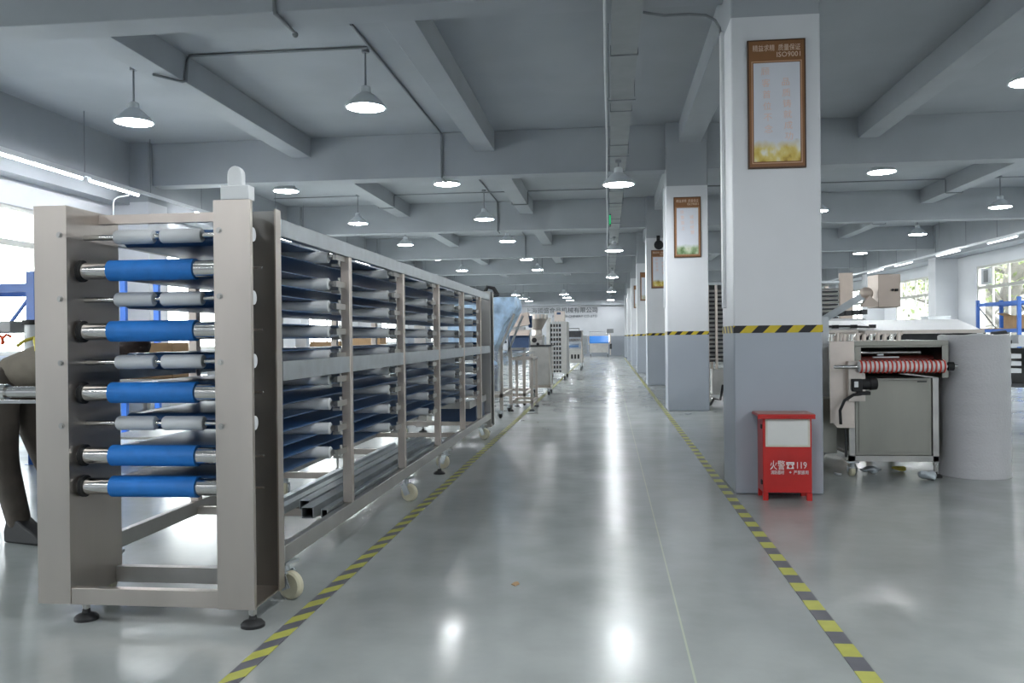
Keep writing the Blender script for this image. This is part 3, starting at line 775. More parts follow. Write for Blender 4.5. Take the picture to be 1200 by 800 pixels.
# support rollers inside the belts beside every upright
protoR = None
for y in UY:
    for z, kd in ALLZ:
        yy = y - .14
        if protoR is None:
            a = MB().lathe((-2.10, yy, z), [(.010, 0), (.026, 0), (.0318, .004), (.0318, .606), (.026, .61), (.010, .61)], 20, 'X').build('support_roller', MT['white_plastic'], RK)
            b = MB().cyl((XLO + .06, yy, z), (-1.445, yy, z), .008, seg=10).cyl((-1.486, yy, z), (-1.47, yy, z), .016, seg=10).build('shaft', MT['steel_dull'], a)
            c = MB().box(-1.462, -1.445, yy - .02, y - .001, z - .016, z + .016).box(-1.51, -1.462, y - .05, y - .03, z - .045, z - .03).cyl((-1.452, yy + .05, z - .035), (-1.452, yy + .05, z + .035), .007, seg=8).build('bearing_bracket', MT['steel_dull'], a)
            protoR = (a, b, c); base = (yy, z)
        else:
            off = Vector((0, yy - base[0], z - base[1]))
            a = link_copy(protoR[0], RK, protoR[0].location + off)
            for q in protoR[1:]: link_copy(q, a)
# feet and casters
add_foot(RK, -2.175, 3.31, .071, .048); add_foot(RK, -1.44, 3.285, .071, .048)
for x, y, d in ((-1.45, 3.66, -1), (-2.33, 3.75, -1), (-1.445, 5.92, -1), (-2.34, 5.92, -1), (-1.445, 7.42, 1), (-2.34, 7.42, 1), (-1.445, 9.6, -1), (-2.34, 9.6, -1)):
    add_caster(RK, x, y, d, .062, .171, 'cream', 1.25 if x > -2 else .3)
for x, y in ((-1.444, 7.12), (-2.34, 7.12)): add_foot(RK, x, y, .171, .05)
for x, y in ((-1.49, 10.25), (-2.28, 10.25)): add_foot(RK, x, y, .071, .05)
# outfeed tray at the far end
ch = MB(); ch.box(-2.1, -1.475, 8.95, 8.96, .40, .475).box(-2.1, -1.475, 8.96, 10.15, .40, .41).box(-1.485, -1.475, 8.96, 10.15, .41, .475).build('outfeed_tray', MT['steel_dull'], RK)
MB().box(-1.95, -1.49, 9.45, 10.1, .22, .395).box(-1.96, -1.48, 9.44, 10.11, .20, .2195).build('drive_cover', MT['navy'], RK)

# loose steel tubes lying on the conveyor base
def tube_bar(x, y0, y1, w, h, z, label, rot=0):
    mb = MB(); t = .004
    mb.box(x, x + w, y0, y1, z, z + t).box(x, x + w, y0, y1, z + h - t, z + h).box(x, x + t, y0, y1, z + t, z + h - t).box(x + w - t, x + w, y0, y1, z + t, z + h - t)
    mb.box(x + t, x + w - t, (y0 + y1) / 2, (y0 + y1) / 2 + .01, z + t, z + h - t)
    o = mb.build('steel_tube', MT['galv'])
    return tag(o, label, 'steel tube', 'loose steel tubes on the conveyor base')
tube_bar(-1.705, 4.52, 7.5, .06, .055, .2155, 'grey square steel tube on conveyor base, second from the aisle side')
tube_bar(-1.615, 4.31, 7.3, .065, .06, .2155, 'widest grey square steel tube on conveyor base, end nearest the entrance'.replace('widest ', 'wide '))
tube_bar(-1.512, 4.32, 7.4, .036, .048, .2155, 'slim steel tube on conveyor base, nearest the aisle rail')
tube_bar(-1.80, 4.05, 7.6, .05, .04, .2155, 'flat steel tube on conveyor base, third from the aisle side')
tube_bar(-1.885, 3.9, 7.2, .04, .04, .2155, 'thin steel tube on conveyor base, farthest from the aisle')

# ------------------------------------------------------------------ machines behind the conveyor
def frame(mb, x0, x1, y0, y1, z0, z1, t=.05):
    for x in (x0, x1 - t):
        for y in (y0, y1 - t): mb.box(x, x + t, y, y + t, z0, z1)
    return mb
def ring_frame(mb, x0, x1, y0, y1, z, t=.05):
    mb.box(x0, x1, y0, y0 + t, z, z + t).box(x0, x1, y1 - t, y1, z, z + t).box(x0, x0 + t, y0 + t, y1 - t, z, z + t).box(x1 - t, x1, y0 + t, y1 - t, z, z + t)
    return mb
# (1) film-wrapped machine
W = thing('wrapped_machine', 'tall machine wrapped in crinkled blue plastic film', 'machine', (-1.6, 12.6, 0))
mb = MB(); mb.prism([(-2.3, .95), (-1.72, .95), (-1.60, 1.08), (-1.45, 1.38), (-1.33, 1.60), (-1.33, 1.75), (-2.3, 1.75)], 'Y', 12.1, 13.1)
mb.build('film_wrap', MT['film'], W, crumple=.05, cscale=5, sub=5)
ring_frame(frame(MB(), -2.3, -1.5, 12.0, 13.2, .12, 1.0), -2.3, -1.5, 12.0, 13.2, .30).build('base_frame', MT['steel'], W)
for a, b in ((11.98, 12.03), (13.15, 13.2)): MB().prism([(-1.60, .88), (-1.34, 1.50), (-1.31, 1.49), (-1.57, .87)], 'Y', a, b).build('inclined_rail', MT['steel_dull'], W)
MB().box(-1.80, -1.53, 11.7, 11.98, .40, .95).build('foil_hopper', MT['foil'], W, crumple=.02, cscale=9, sub=4)
MB().box(-1.79, -1.54, 11.69, 11.70, .78, .84).ball((-1.62, 11.70, .62), .05, 10, 8, (1, .2, .8)).build('blue_label', MT['film'], W)
for x in (-2.26, -1.55):
    for y in (12.06, 13.14): add_caster(W, x, y, 1, .05, .121, 'black')
MB().lathe((-1.72, 12.3, 1.76), [(.14, 0), (.14, .03), (.06, .06), (0, .06)], 16).tube([(-1.80, 12.3, 1.80), (-1.75, 12.3, 1.90), (-1.66, 12.3, 1.88), (-1.60, 12.3, 1.78)], .03, 8).build('coiled_cable', MT['black'], W)
# (2) forming machine with tilted control box
A = thing('dough_machine', 'stainless dough machine with beige topped blue control panel and foil cover', 'machine', (-1.6, 15.0, 0))
frame(ring_frame(MB(), -2.3, -1.40, 14.3, 15.8, .16), -2.3, -1.40, 14.3, 15.8, .13, .86).build('base_frame', MT['steel'], A)
MB().box(-2.28, -1.36, 14.28, 15.82, .86, .90).build('table_top', MT['steel_bright'], A)
MB().box(-1.86, -1.44, 14.35, 14.75, .70, .93).build('foil_cover', MT['foil'], A, crumple=.035, cscale=8, sub=4)
MB().prism([(14.62, .98), (14.95, .98), (14.95, 1.26), (14.70, 1.22)], 'X', -1.70, -1.37).build('control_panel', MT['navy'], A)
MB().box(-1.71, -1.36, 14.66, 15.0, 1.262, 1.29).prism([(14.63, 1.19), (14.70, 1.23), (14.96, 1.262), (14.66, 1.262)], 'X', -1.71, -1.36).build('panel_hood', MT['beige'], A)
MB().box(-1.83, -1.74, 14.7, 14.9, .901, 1.25).build('side_plate', MT['white_enamel'], A)
for zz in (1.08, 1.16): MB().cyl((-1.785, 14.69, zz), (-1.785, 14.70, zz), .022, seg=10).build('push_button', MT['black'], A)
MB().obox((-1.58, 15.3, 1.47), (.34, .4, .22), Matrix.Rotation(-.18, 3, 'Y')).build('upper_housing', MT['beige'], A)
MB().box(-1.75, -1.50, 15.15, 15.5, .901, 1.345).build('column_block', MT['steel_dull'], A)
MB().cyl((-1.42, 15.2, 1.44), (-1.36, 15.2, 1.44), .04).cyl((-1.42, 15.2, 1.51), (-1.36, 15.2, 1.51), .04).cyl((-1.42, 15.2, 1.37), (-1.36, 15.2, 1.37), .04).build('control_knob', MT['navy'], A)
for x in (-2.27, -1.43):
    for y in (14.35, 15.75): add_caster(A, x, y, 1, .05, .131, 'black')
ln = MB(); ring_frame(frame(ln, -1.55, -1.18, 14.0, 14.9, .05, .82, .04), -1.55, -1.18, 14.0, 14.9, .80, .04)
O = thing('outfeed_stand', 'open steel outfeed stand beside the dough machine', 'stand', (-1.36, 14.0, 0))
for v in ln.bm.verts: v.co.y -= .75
ring_frame(ln, -1.55, -1.18, 13.25, 14.15, .12, .04); ln.build('frame', MT['steel'], O)
for x in (-1.53, -1.20):
    for y in (13.27, 14.13): add_foot(O, x, y, .051, .04)
# (3) hopper machine
B = thing('hopper_machine', 'stainless filling machine with a large cone hopper on top', 'machine', (-1.45, 17.2, 0))
MB().lathe((-1.44, 17.2, 0), [(.06, 1.30), (.10, 1.31), (.20, 1.51), (.215, 1.53), (.215, 1.62), (.205, 1.62), (.19, 1.53), (.09, 1.33)], 32).build('hopper', MT['steel_warm'], B)
for i in range(16):
    a = 2 * PI * i / 16
    MB().obox((-1.44 + .216 * math.cos(a), 17.2 + .216 * math.sin(a), 1.575), (.012, .03, .09), Matrix.Rotation(a, 3, 'Z')).build('hopper_rib', MT['steel_dull'], B)
MB().cyl((-1.44, 17.2, 1.20), (-1.44, 17.2, 1.305), .10, .10).build('neck', MT['steel'], B)
MB().box(-1.58, -1.30, 17.0, 17.4, 1.0, 1.20).prism([(17.0, 1.0), (16.9, 1.0), (16.9, 1.10), (17.0, 1.18)], 'X', -1.56, -1.32).build('pump_head', MT['steel_dull'], B, bev=.01)
MB().cyl((-1.47, 16.86, 1.10), (-1.47, 16.9, 1.10), .05).cyl((-1.40, 16.87, 1.02), (-1.40, 16.9, 1.02), .03).build('nozzle', MT['black'], B)
MB().box(-1.58, -1.12, 16.8, 17.6, .975, 1.0).build('tray_top', MT['dark'], B)
MB().box(-1.56, -1.17, 16.85, 17.55, .20, .974).build('cabinet', MT['steel_dull'], B, bev=.01)
frame(ring_frame(MB(), -1.57, -1.155, 16.83, 17.57, .15, .045), -1.57, -1.155, 16.83, 17.57, .131, .97, .014).build('frame', MT['steel'], B)
for x in (-1.53, -1.19):
    for y in (16.9, 17.5): add_caster(B, x, y, 1, .05, .131, 'black')

# (4) multi-tier rack conveyors of the same family farther off
def tier_rack(x0, x1, y0, y1, ztop, nt, label, warm='steel', cat='rack', zbase=.25, toph=0):
    R = thing('tier_rack', label, cat, ((x0 + x1) / 2, y0, 0), 'tall tiered racks')
    for x in (x0, x1 - .12):
        MB().box(x, x + .12, y0, y0 + .05, .06, ztop).build('front_post', MT['steel_warm' if x > x0 else 'steel'], R)
        for y in (y0 + (y1 - y0) * .5, y1 - .05):
            MB().box(x, x + .05, y, y + .05, .06, ztop).build('upright', MT['steel'], R)
    for i in range(nt):
        z = zbase + (ztop - .12 - zbase) * i / (nt - 1)
        MB().box(x0 + .125, x1 - .125, y0 + .01, y1 - .06, z, z + .035).build('tier', MT['dark'], R)
        MB().cyl((x0 + .121, y0 + .02, z + .06), (x1 - .121, y0 + .02, z + .06), .022, seg=10).build('roller', MT['grey_plastic'], R)
    for x in (x0 + .02, x1 - .06):
        MB().box(x, x + .035, y0 + .051, y1 - .051, ztop - .09, ztop - .005).build('top_rail', MT['galv'], R)
        MB().box(x, x + .035, y0 + .051, y1 - .051, .12, .19).build('bottom_rail', MT['galv'], R)
        MB().box(x, x + .035, y0 + .051, y1 - .051, 1.0, 1.06).build('middle_rail', MT['galv'], R)
    for x in (x0 + .06, x1 - .06):
        add_foot(R, x, y0 + .025, .061, .04)
        add_foot(R, x - .03 if x > x0 + .1 else x - .03, y1 - .025, .061, .04)
    return R
def tower(x0, x1, y0, y1):
    R = thing('proofing_tower', 'tall stainless proofing tower with rows of dark slots, beyond the cone hopper', 'tower', ((x0 + x1) / 2, y0, 0))
    MB().box(x0, x0 + .10, y0 - .05, y0 + .4, .18, 1.68).build('side_panel', MT['steel_dull'], R)
    MB().box(x1 - .15, x1, y0, y1, .18, 1.58).build('side_panel', MT['steel_dull'], R)
    MB().box(x0 + .05, x1 - .02, y0 + .3, y1, .2, 1.55).build('body', MT['dark'], R)
    for i in range(11):
        z = .26 + .125 * i
        MB().box(x0 + .101, x1 - .151, y0 + .02, y0 + .08, z, z + .045).build('slat', MT['galv'], R)
    for i in range(3):
        MB().box(x0 + .16 + .075 * i, x0 + .185 + .075 * i, y0 - .012, y0 + .018, .2, 1.60).build('bar', MT['steel_dull'], R)
    MB().box(x0 + .101, x1 - .151, y0 - .03, y0 - .0125, 1.0, 1.06).build('crossbar', MT['steel_bright'], R)
    MB().box(x0 + .20, x1 - .06, y0 + .2, y0 + .6, 1.5815, 1.86).build('gear_housing', MT['steel_warm'], R)
    MB().box(x0 + .27, x0 + .38, y0 + .185, y0 + .199, 1.77, 1.83).build('nameplate', MT['navy'], R)
    for x in (x0 + .06, x1 - .06):
        for y in (y0 + .03, y1 - .05): add_caster(R, x, y, 1, .05, .181, 'black')
tower(-1.66, -1.12, 22.9, 24.4)
# (5) dough sheeter
def sheeter(x0, x1, y0, y1, label):
    R = thing('dough_sheeter', label, 'machine', ((x0 + x1) / 2, y0, 0))
    for x in (x0, x1 - .04):
        MB().prism([(y0, .25), (y1, .25), (y1, 1.05), (y1 - .3, 1.38), (y0 + .25, 1.38), (y0, .95)], 'X', x, x + .04).build('side_plate', MT['steel'], R)
    MB().box(x0 + .041, x1 - .041, y0 + .05, y1, .25, .72).build('body', MT['steel_dull'], R)
    MB().prism([(y0 - .1, .80), (y0 + .5, .88), (y0 + .5, .92), (y0 - .1, .86)], 'X', x0 + .041, x1 - .12).build('belt', MT['belt'], R)
    MB().box(x0 + .041, x1 - .041, y0 + .3, y1 - .2, 1.15, 1.37).build('hood', MT['dark'], R)
    MB().box(x0 + .041, x1 - .041, y0 + .26, y0 + .29, 1.0, 1.10).build('scraper', MT['steel_bright'], R)
    MB().tube([(x0 + .1, y0 + .2, 1.385), (x0 + .1, y0 + .1, 1.45), (x1 - .1, y0 + .1, 1.45), (x1 - .1, y0 + .2, 1.385)], .015, 8).build('guard_rail', MT['steel_bright'], R)
    MB().box(x1 + .001, x1 + .12, y0 + .5, y1 - .1, .55, 1.2).build('motor_cover', MT['galv'], R)
    for i in range(3):
        MB().box(x0 + .2 + .11 * i, x0 + .27 + .11 * i, y0 + .04, y0 + .049, .40, .55).build('switch', MT['black'], R)
    for x in (x0 + .05, x1 - .05):
        for y in (y0 + .06, y1 - .06): add_caster(R, x, y, 1, .06, .251, 'black')
sheeter(-1.49, -.90, 29.4, 31.0, 'stainless dough sheeter with small blue belt, beyond the proofing tower')
# (6) blue-belted conveyor at the far end
F = thing('belt_conveyor', 'small stainless conveyor with sloping blue belt before the end wall', 'conveyor', (-.5, 49, 0))
MB().prism([(48.6, .78), (49.4, 1.16), (49.4, 1.20), (48.6, .82)], 'X', -1.08, .02).build('belt', MT['belt_roll'], F)
MB().box(-1.06, 0, 48.72, 49.4, .25, .77).build('body', MT['steel_dull'], F)
for x in (-1.13, .03): MB().prism([(48.6, .70), (49.4, 1.08), (49.4, 1.24), (48.6, .86)], 'X', x, x + .04).build('side_rail', MT['steel'], F)
MB().box(.08, .14, 48.9, 48.96, .1, 1.36).build('control_post', MT['steel'], F)
MB().box(-.08, .30, 48.85, 49.0, 1.36, 1.60).build('control_box', MT['grey_box'], F)
MB().box(.075, .2, 48.8, 49.2, .45, .75).build('motor', MT['dark'], F)
for x in (-1.02, -.04):
    for y in (48.8, 49.3): add_caster(F, x, y, 1, .08, .251, 'black')
MB().tube([(-1.1, 49.42, .3), (-1.1, 49.45, 1.45), (-.1, 49.45, 1.45), (-.1, 49.42, .3)], .014, 8).build('guard_rail', MT['steel_bright'], F)

# ------------------------------------------------------------------ right-hand side
def tiered(x0, x1, y0, y1, ztop, label):
    R = thing('cooling_rack', label, 'rack', ((x0 + x1) / 2, y0, 0), None)
    MB().box(x0, x0 + .06, y0, y0 + .06, .06, ztop - .16).build('upright', MT['steel_warm'], R)
    MB().box(x0 + .16, x0 + .20, y0 + .02, y0 + .06, .6, ztop - .16).build('upright', MT['steel_warm'], R)
    MB().box(x1 - .2, x1, y0, y0 + .08, .06, ztop).build('end_post', MT['beige'], R)
    for y in (y0 + 1.5, y0 + 3, y1 - .06):
        for x in (x0, x1 - .06): MB().box(x, x + .06, y, y + .06, .06, ztop - .1).build('upright', MT['steel_warm'], R)
    nt = 17
    for i in range(nt):
        z = .72 + (ztop - .30 - .72) * i / (nt - 1)
        MB().box(x0 + .063, x1 - .21, y0 + .07, y1 - .07, z, z + .022).build('tier', MT['dark'], R)
        MB().box(x0 + .02, x0 + .0595, y0 + .065, y1 - .07, z + .03, z + .06).build('tier_edge', MT['galv'], R)
        MB().cyl((x0 + .061, y0 + .045, z + .045), (x1 - .205, y0 + .045, z + .045), .018, seg=8).build('roller', MT['steel_dull'], R)
    MB().prism([(y0, ztop - .16), (y1, ztop - .16), (y1, ztop + .02), (y0, ztop - .06)], 'X', x0 - .02, x0 - .001).build('top_cover', MT['galv'], R)
    MB().box(x0, x1 - .21, y0, y1, ztop - .1595, ztop - .12).build('top_frame', MT['galv'], R)
    MB().box(x0 + .1, x0 + .35, y0 - .1, y0 + .25, .19, .60).build('drive_box', MT['steel_dull'], R)
    MB().tube([(x0 + .06, y0 - .05, .02), (x0 + .12, y0 - .06, .12), (x0 + .22, y0 - .08, .10), (x0 + .26, y0 - .11, .35)], .022, 8).build('cable', MT['black'], R)
    for x in (x0 + .03, x1 - .03):
        for y in (y0 + .03, y1 - .03): add_foot(R, x, y, .061, .05)
    return R
tiered(1.60, 2.35, 14.3, 19.6, 2.15, 'tall cooling rack with dark tiers seen between the first two columns')
tiered(3.05, 3.87, 14.0, 18.5, 2.13, 'tall cooling rack with beige end post, right of the nearest column')

# cutting machine with striped roller
Q = thing('slicing_machine', 'stainless slicing machine with red and white ringed roller, right of fire box', 'machine', (2.27, 7.6, 0))
QX0, QX1, QY0, QY1 = 1.93, 2.66, 7.12, 8.2
cab = MB().box(QX0 + .05, QX1 - .09, QY0 + .012, QY1 - .02, .175, .80).build('cabinet', MT['steel_olive'], Q, bev=.004)
MB().box(QX0 + .075, QX1 - .115, QY0 + .006, QY0 + .0115, .20, .78).build('door_panel', MT['steel_olive'], cab, bev=.002)
MB().box(QX1 - .20, QX1 - .13, QY0 + .001, QY0 + .0055, .765, .775).build('door_handle', MT['dark'], cab)
f = MB(); frame(f, QX0, QX1 - .04, QY0, QY1, .12, .80, .045); ring_frame(f, QX0, QX1 - .04, QY0, QY1, .128, .045)
f.build('lower_frame', MT['steel_dull'], Q)
h = MB(); h.box(QX0 - .02, QX1 + .03, QY0 - .02, QY1, 1.06, 1.10).box(QX0 + .09, QX1 - .025, QY0 - .02, QY0 + .02, 1.045, 1.0595)
h.box(QX1 - .02, QX1 + .03, QY0 - .02, QY1, .80, 1.0595).box(QX0 + .045, QX0 + .09, QY0 - .02, QY1, .801, 1.0595)
h.build('head_frame', MT['steel_olive'], Q, bev=.003)
MB().box(1.775, 1.965, QY0 - .03, QY0 - .021, .44, 1.10).prism([(1.80, .44), (1.965, .44), (1.965, .40), (1.83, .40)], 'Y', QY0 - .03, QY0 - .021).build('side_guard', MT['steel_warm'], Q, bev=.002)
MB().box(1.90, 2.03, QY0 - .10, QY0 - .031, .62, .94).build('gear_guard', MT['steel'], Q, bev=.003)
MB().box(QX0 + .0905, QX1 - .0205, 7.9, 7.91, .80, 1.06).build('back_panel', MT['dark'], Q)
MB().cyl((QX0 + .095, QY0 + .18, .93), (QX1 - .025, QY0 + .18, .93), .05, seg=20).build('inner_roller', MT['dark_red'], Q)
MB().cyl((QX0 + .095, QY0 + .08, 1.005), (QX1 - .15, QY0 + .08, 1.005), .013, seg=12).box(2.17, 2.22, QY0 + .06, QY0 + .1, .98, .992).build('guide_rod', MT['steel_bright'], Q)
MB().box(2.13, 2.33, QY0 + .03, QY0 + .06, .962, .972).build('scale_bar', MT['white_plastic'], Q)
ro = MB().cyl((1.78, 6.98, .897), (2.71, 6.98, .897), .015, seg=14).build('striped_roller', MT['steel_bright'], Q)
MB().cyl((1.968, 6.98, .897), (2.615, 6.98, .897), .044, seg=24).build('core', MT['white_plastic'], ro)
for i in range(20):
    xx = 1.975 + i * .0328
    MB().lathe((xx, 6.98, .897), [(.0445, 0), (.052, .002), (.052, .011), (.0445, .013)], 24, 'X').build('ring', MT['red_band'], ro)
MB().cyl((2.64, 6.98, .897), (2.68, 6.98, .897), .034, seg=12).box(2.655, 2.672, 6.97, 7.10, .885, .91).build('end_clamp', MT['black'], ro)
mo = MB().box(1.92, 2.00, 6.99, 7.085, .70, .80).cyl((2.0, 7.035, .755), (2.12, 7.035, .765), .045, seg=16).cyl((2.06, 7.035, .76), (2.115, 7.035, .765), .052, seg=16).box(1.96, 2.06, 6.985, 7.07, .672, .70).build('motor', MT['black'], Q, bev=.004)
MB().box(1.935, 1.965, 6.983, 6.989, .735, .78).build('rating_plate', MT['white_plastic'], mo)
MB().tube([(1.99, 7.0, .68), (1.93, 6.99, .675), (1.86, 6.99, .63), (1.825, 6.99, .55), (1.83, 6.99, .44)], .012, 8).build('power_cable', MT['black'], mo)
MB().box(1.892, 1.906, 7.10, 7.115, .165, .62).build('edge_strip', MT['black'], Q)
# side cabinet and post with control box
MB().box(1.62, 1.88, 7.3, 8.2, .17, .62).build('side_cabinet', MT['steel_olive'], Q, bev=.004)
MB().box(1.81, 1.885, 7.55, 7.63, .6205, 1.31).build('control_post', MT['galv'], Q, bev=.003)
arm = MB().bar((1.85, 7.59, 1.285), (2.19, 7.52, 1.50), .065, .06).build('control_arm', MT['galv'], Q)
MB().ball((2.185, 7.52, 1.50), .055, 12, 8, (1.1, .9, 1)).prism([(2.12, 1.385), (2.26, 1.385), (2.26, 1.42), (2.19, 1.48)], 'Y', 7.44, 7.5).build('swivel', MT['beige'], Q)
cbo = MB().obox((2.355, 7.60, 1.52), (.185, .25, .28), Matrix.Rotation(.06, 3, 'Z')).build('control_box', MT['beige'], Q, bev=.004)
MB().box(2.405, 2.43, 7.462, 7.477, 1.515, 1.535).cyl((2.385, 7.46, 1.525), (2.385, 7.474, 1.525), .01, seg=10).build('box_latch', MT['black'], cbo)
for x, y in ((QX0 + .03, QY0 + .03), (QX0 + .03, QY1 - .03), (QX1 - .07, QY1 - .03), (1.70, 7.4), (1.72, 8.1)): add_caster(Q, x, y, 1, .055, .127 if x > 1.9 else .171, 'cream')
add_foot(Q, QX1 - .062, QY0 + .03, .119, .055)
# row of small curled guides on its top
for i, xx in enumerate((1.80, 1.85, 1.905, 1.96, 2.01, 2.06, 2.115, 2.165, 2.22, 2.275, 2.33)):
    hgt = .055 + .012 * (i % 3 == 1)
    MB().cyl((xx, 7.16, 1.1005), (xx + .004, 7.16, 1.10 + hgt), .019, .016, seg=12).cyl((xx + .018, 7.155, 1.10 + hgt - .02), (xx + .035, 7.155, 1.10 + hgt), .008, seg=8).build('dough_guide', MT['steel_warm' if i % 3 else 'steel_bright'], Q)

# bubble wrap roll
bw = MB(); prof = []
prof = [(.0, .0), (.29, .0)]
zs = [i / 44 for i in range(45)]
bw.lathe((2.957, 7.29, 0), [(.0, .0005)] + [(.262 + .0012 * math.sin(i * 2.2) + .0018 * math.sin(i * .9), .0005 + 1.135 * z) for i, z in enumerate(zs)] + [(.25, 1.14), (.09, 1.125), (.085, 1.06), (0, 1.06)], 72)
for v in bw.bm.verts:
    if v.co.z > 1.09: v.co.z += .012 * noise.noise(Vector((v.co.x * 9, v.co.y * 9, 0)))
tag(bw.build('bubble_wrap_roll', MT['bubble']), 'tall white roll of bubble wrap standing on floor beside slicing machine', 'bubble wrap roll')

# litter on the floor
def litter(x, y, r, m, label, sx=1):
    mb = MB().ball((x, y, r * .35), r, 14, 9, (sx, .8, .42))
    o = mb.build('plastic_scrap', MT[m], crumple=r * .5, cscale=14)
    zs_ = [(o.matrix_basis @ v.co).z for v in o.data.vertices]; o.location.z -= min(zs_)
    return tag(o, label, 'litter', 'scraps under the slicing machine')
litter(2.16, 7.33, .055, 'litter', 'flat clear plastic scrap under the left of slicing machine', 1.6)
litter(2.49, 7.02, .07, 'litter', 'bunched white plastic bag under slicing machine, near bubble wrap roll', 1)
litter(2.42, 7.45, .04, 'yellow', 'small yellow scrap under the slicing machine', 1.5)
litter(1.86, 7.2, .03, 'white_plastic', 'tiny white scrap by the right side of the nearest column', 1)
tag(MB().prism([(-.462, 3.94), (-.44, 3.915), (-.425, 3.95), (-.436, 3.985), (-.452, 3.975)], 'Z', .0005, .003).build('dry_leaf', MT['cardboard']), 'tiny brown dry leaf lying alone on the aisle floor', 'leaf')

# hooded table line behind
T = thing('conveyor_table', 'long stainless conveyor table with bright sloped lid, behind the bubble wrap', 'conveyor', (3.1, 10, 0))
MB().prism([(8.75, 1.19), (9.3, 1.30), (11.4, 1.33), (11.4, 1.19)], 'X', 2.62, 3.62).build('sloped_lid', MT['steel_lid'], T, bev=.004)
MB().box(2.52, 3.64, 8.72, 11.5, 1.155, 1.189).build('table_top', MT['steel'], T)
MB().box(2.6, 3.62, 8.85, 11.4, 1.04, 1.154).build('dark_slot', MT['dark'], T)
frame(ring_frame(MB(), 2.55, 3.62, 8.8, 11.45, .30), 2.55, 3.62, 8.8, 11.45, .05, 1.0395).build('frame', MT['steel'], T)
MB().box(2.605, 3.565, 8.82, 8.83, .36, 1.035).build('front_panel', MT['steel_dull'], T)
MB().box(2.05, 2.51, 8.9, 12.2, 1.17, 1.20).box(2.05, 2.51, 8.9, 12.2, 1.05, 1.165).build('side_table', MT['steel'], T)
MB().prism([(8.9, 1.201), (12.2, 1.201), (12.2, 1.30), (8.9, 1.22)], 'X', 2.06, 2.5).build('side_lid', MT['steel_lid'], T)
for i in range(12):
    MB().box(2.15 + .095 * i, 2.225 + .095 * i, 11.2, 11.4, 1.34 + .006 * i, 1.40 + .006 * i).build('mould', MT['dark'], T)
MB().box(2.12, 3.3, 11.41, 11.5, 1.33, 1.36).build('mould_rail', MT['steel_bright'], T)
MB().tube([(2.0, 8.85, 1.235), (2.4, 8.85, 1.235), (2.62, 8.9, 1.225)], .012, 8).build('push_rod', MT['dark'], T)
for xx in (2.24, 2.42, 2.6): MB().box(xx, xx + .06, 8.83, 8.87, 1.215, 1.25).build('rod_clamp', MT['black'], T)
frame(MB(), 2.06, 2.5, 8.95, 12.15, .05, 1.0495).build('side_frame', MT['steel'], T)
for x in (2.575, 3.595, 2.085, 2.475):
    for y in (8.975, 11.0 if x > 2.5 else 12.125):
        if x > 2.5: y = 8.825 if y < 9 else 11.425
        add_foot(T, x, y, .051, .045)

# blue pallet racking by the right window and things around it
def pallet_rack(x0, x1, y0, y1, h, zb, label, zb2=None):
    R = thing('pallet_rack', label, 'rack', ((x0 + x1) / 2, y0, 0))
    for x in (x0, x1):
        for y in (y0, y1):
            MB().box(x - .04, x + .04, y - .03, y + .03, .005, h).box(x - .06, x + .06, y - .05, y + .05, 0, .005).build('post', MT['blue_rack'], R)
        for i in range(4):
            z = .2 + i * (h - .35) / 4; z2 = z + (h - .35) / 4; a, b = (y0 + .031, y1 - .031) if i % 2 == 0 else (y1 - .031, y0 + .031)
            MB().bar((x, a, z), (x, b, z2), .03, .02).build('brace', MT['blue_rack'], R)
    for y in (y0, y1):
        for z in zb:
            MB().box(x0 + .0405, x1 - .0405, y - .025, y + .025, z - .05, z + .05).build('beam', MT['blue_rack'], R)
    for z in zb:
        MB().box(x0 + .05, x1 - .05, y0 + .03, y1 - .03, z + .02, z + .045).build('shelf_board', MT['white_enamel'], R)
    return R
PR = thing('pallet_rack', 'blue steel pallet rack before the right window', 'rack', (9.3, 20.9, 0))
for x in (9.03, 9.57):
    for y in (19.9, 22.0):
        MB().box(x - .035, x + .035, y - .035, y + .035, .005, 1.95).box(x - .06, x + .06, y - .06, y + .06, 0, .005).build('post', MT['blue_rack'], PR)
    for z in (1.83, 1.20, .45):
        MB().box(x - .02, x + .02, 19.9355, 21.9645, z - .04, z + .04).build('beam', MT['blue_rack'], PR)
for y in (19.9, 22.0):
    for z0, z1, f in ((1.76, 1.14, 1), (1.14, .52, -1)):
        MB().bar((9.3 - .235 * f, y, z0), (9.3 + .235 * f, y, z1), .03, .02).build('brace', MT['dark'], PR)
    MB().box(9.0655, 9.5345, y - .02, y + .02, 1.80, 1.86).build('frame_bar', MT['blue_rack'], PR)
MB().box(9.05, 9.55, 19.95, 21.95, 1.2405, 1.26).build('shelf_board', MT['cardboard'], PR)
bx = thing('carton', 'brown open cardboard carton on the blue rack by the right window', 'box', (9.3, 20.6, 1.2605))
MB().box(9.12, 9.48, 20.4, 20.85, 1.2605, 1.54).build('body', MT['cardboard'], bx)
for fx, fa in ((9.04, .35), (9.56, -.35)): MB().obox((fx, 20.62, 1.568), (.17, .44, .006), Matrix.Rotation(fa, 3, 'Y')).build('flap', MT['cardboard'], bx)
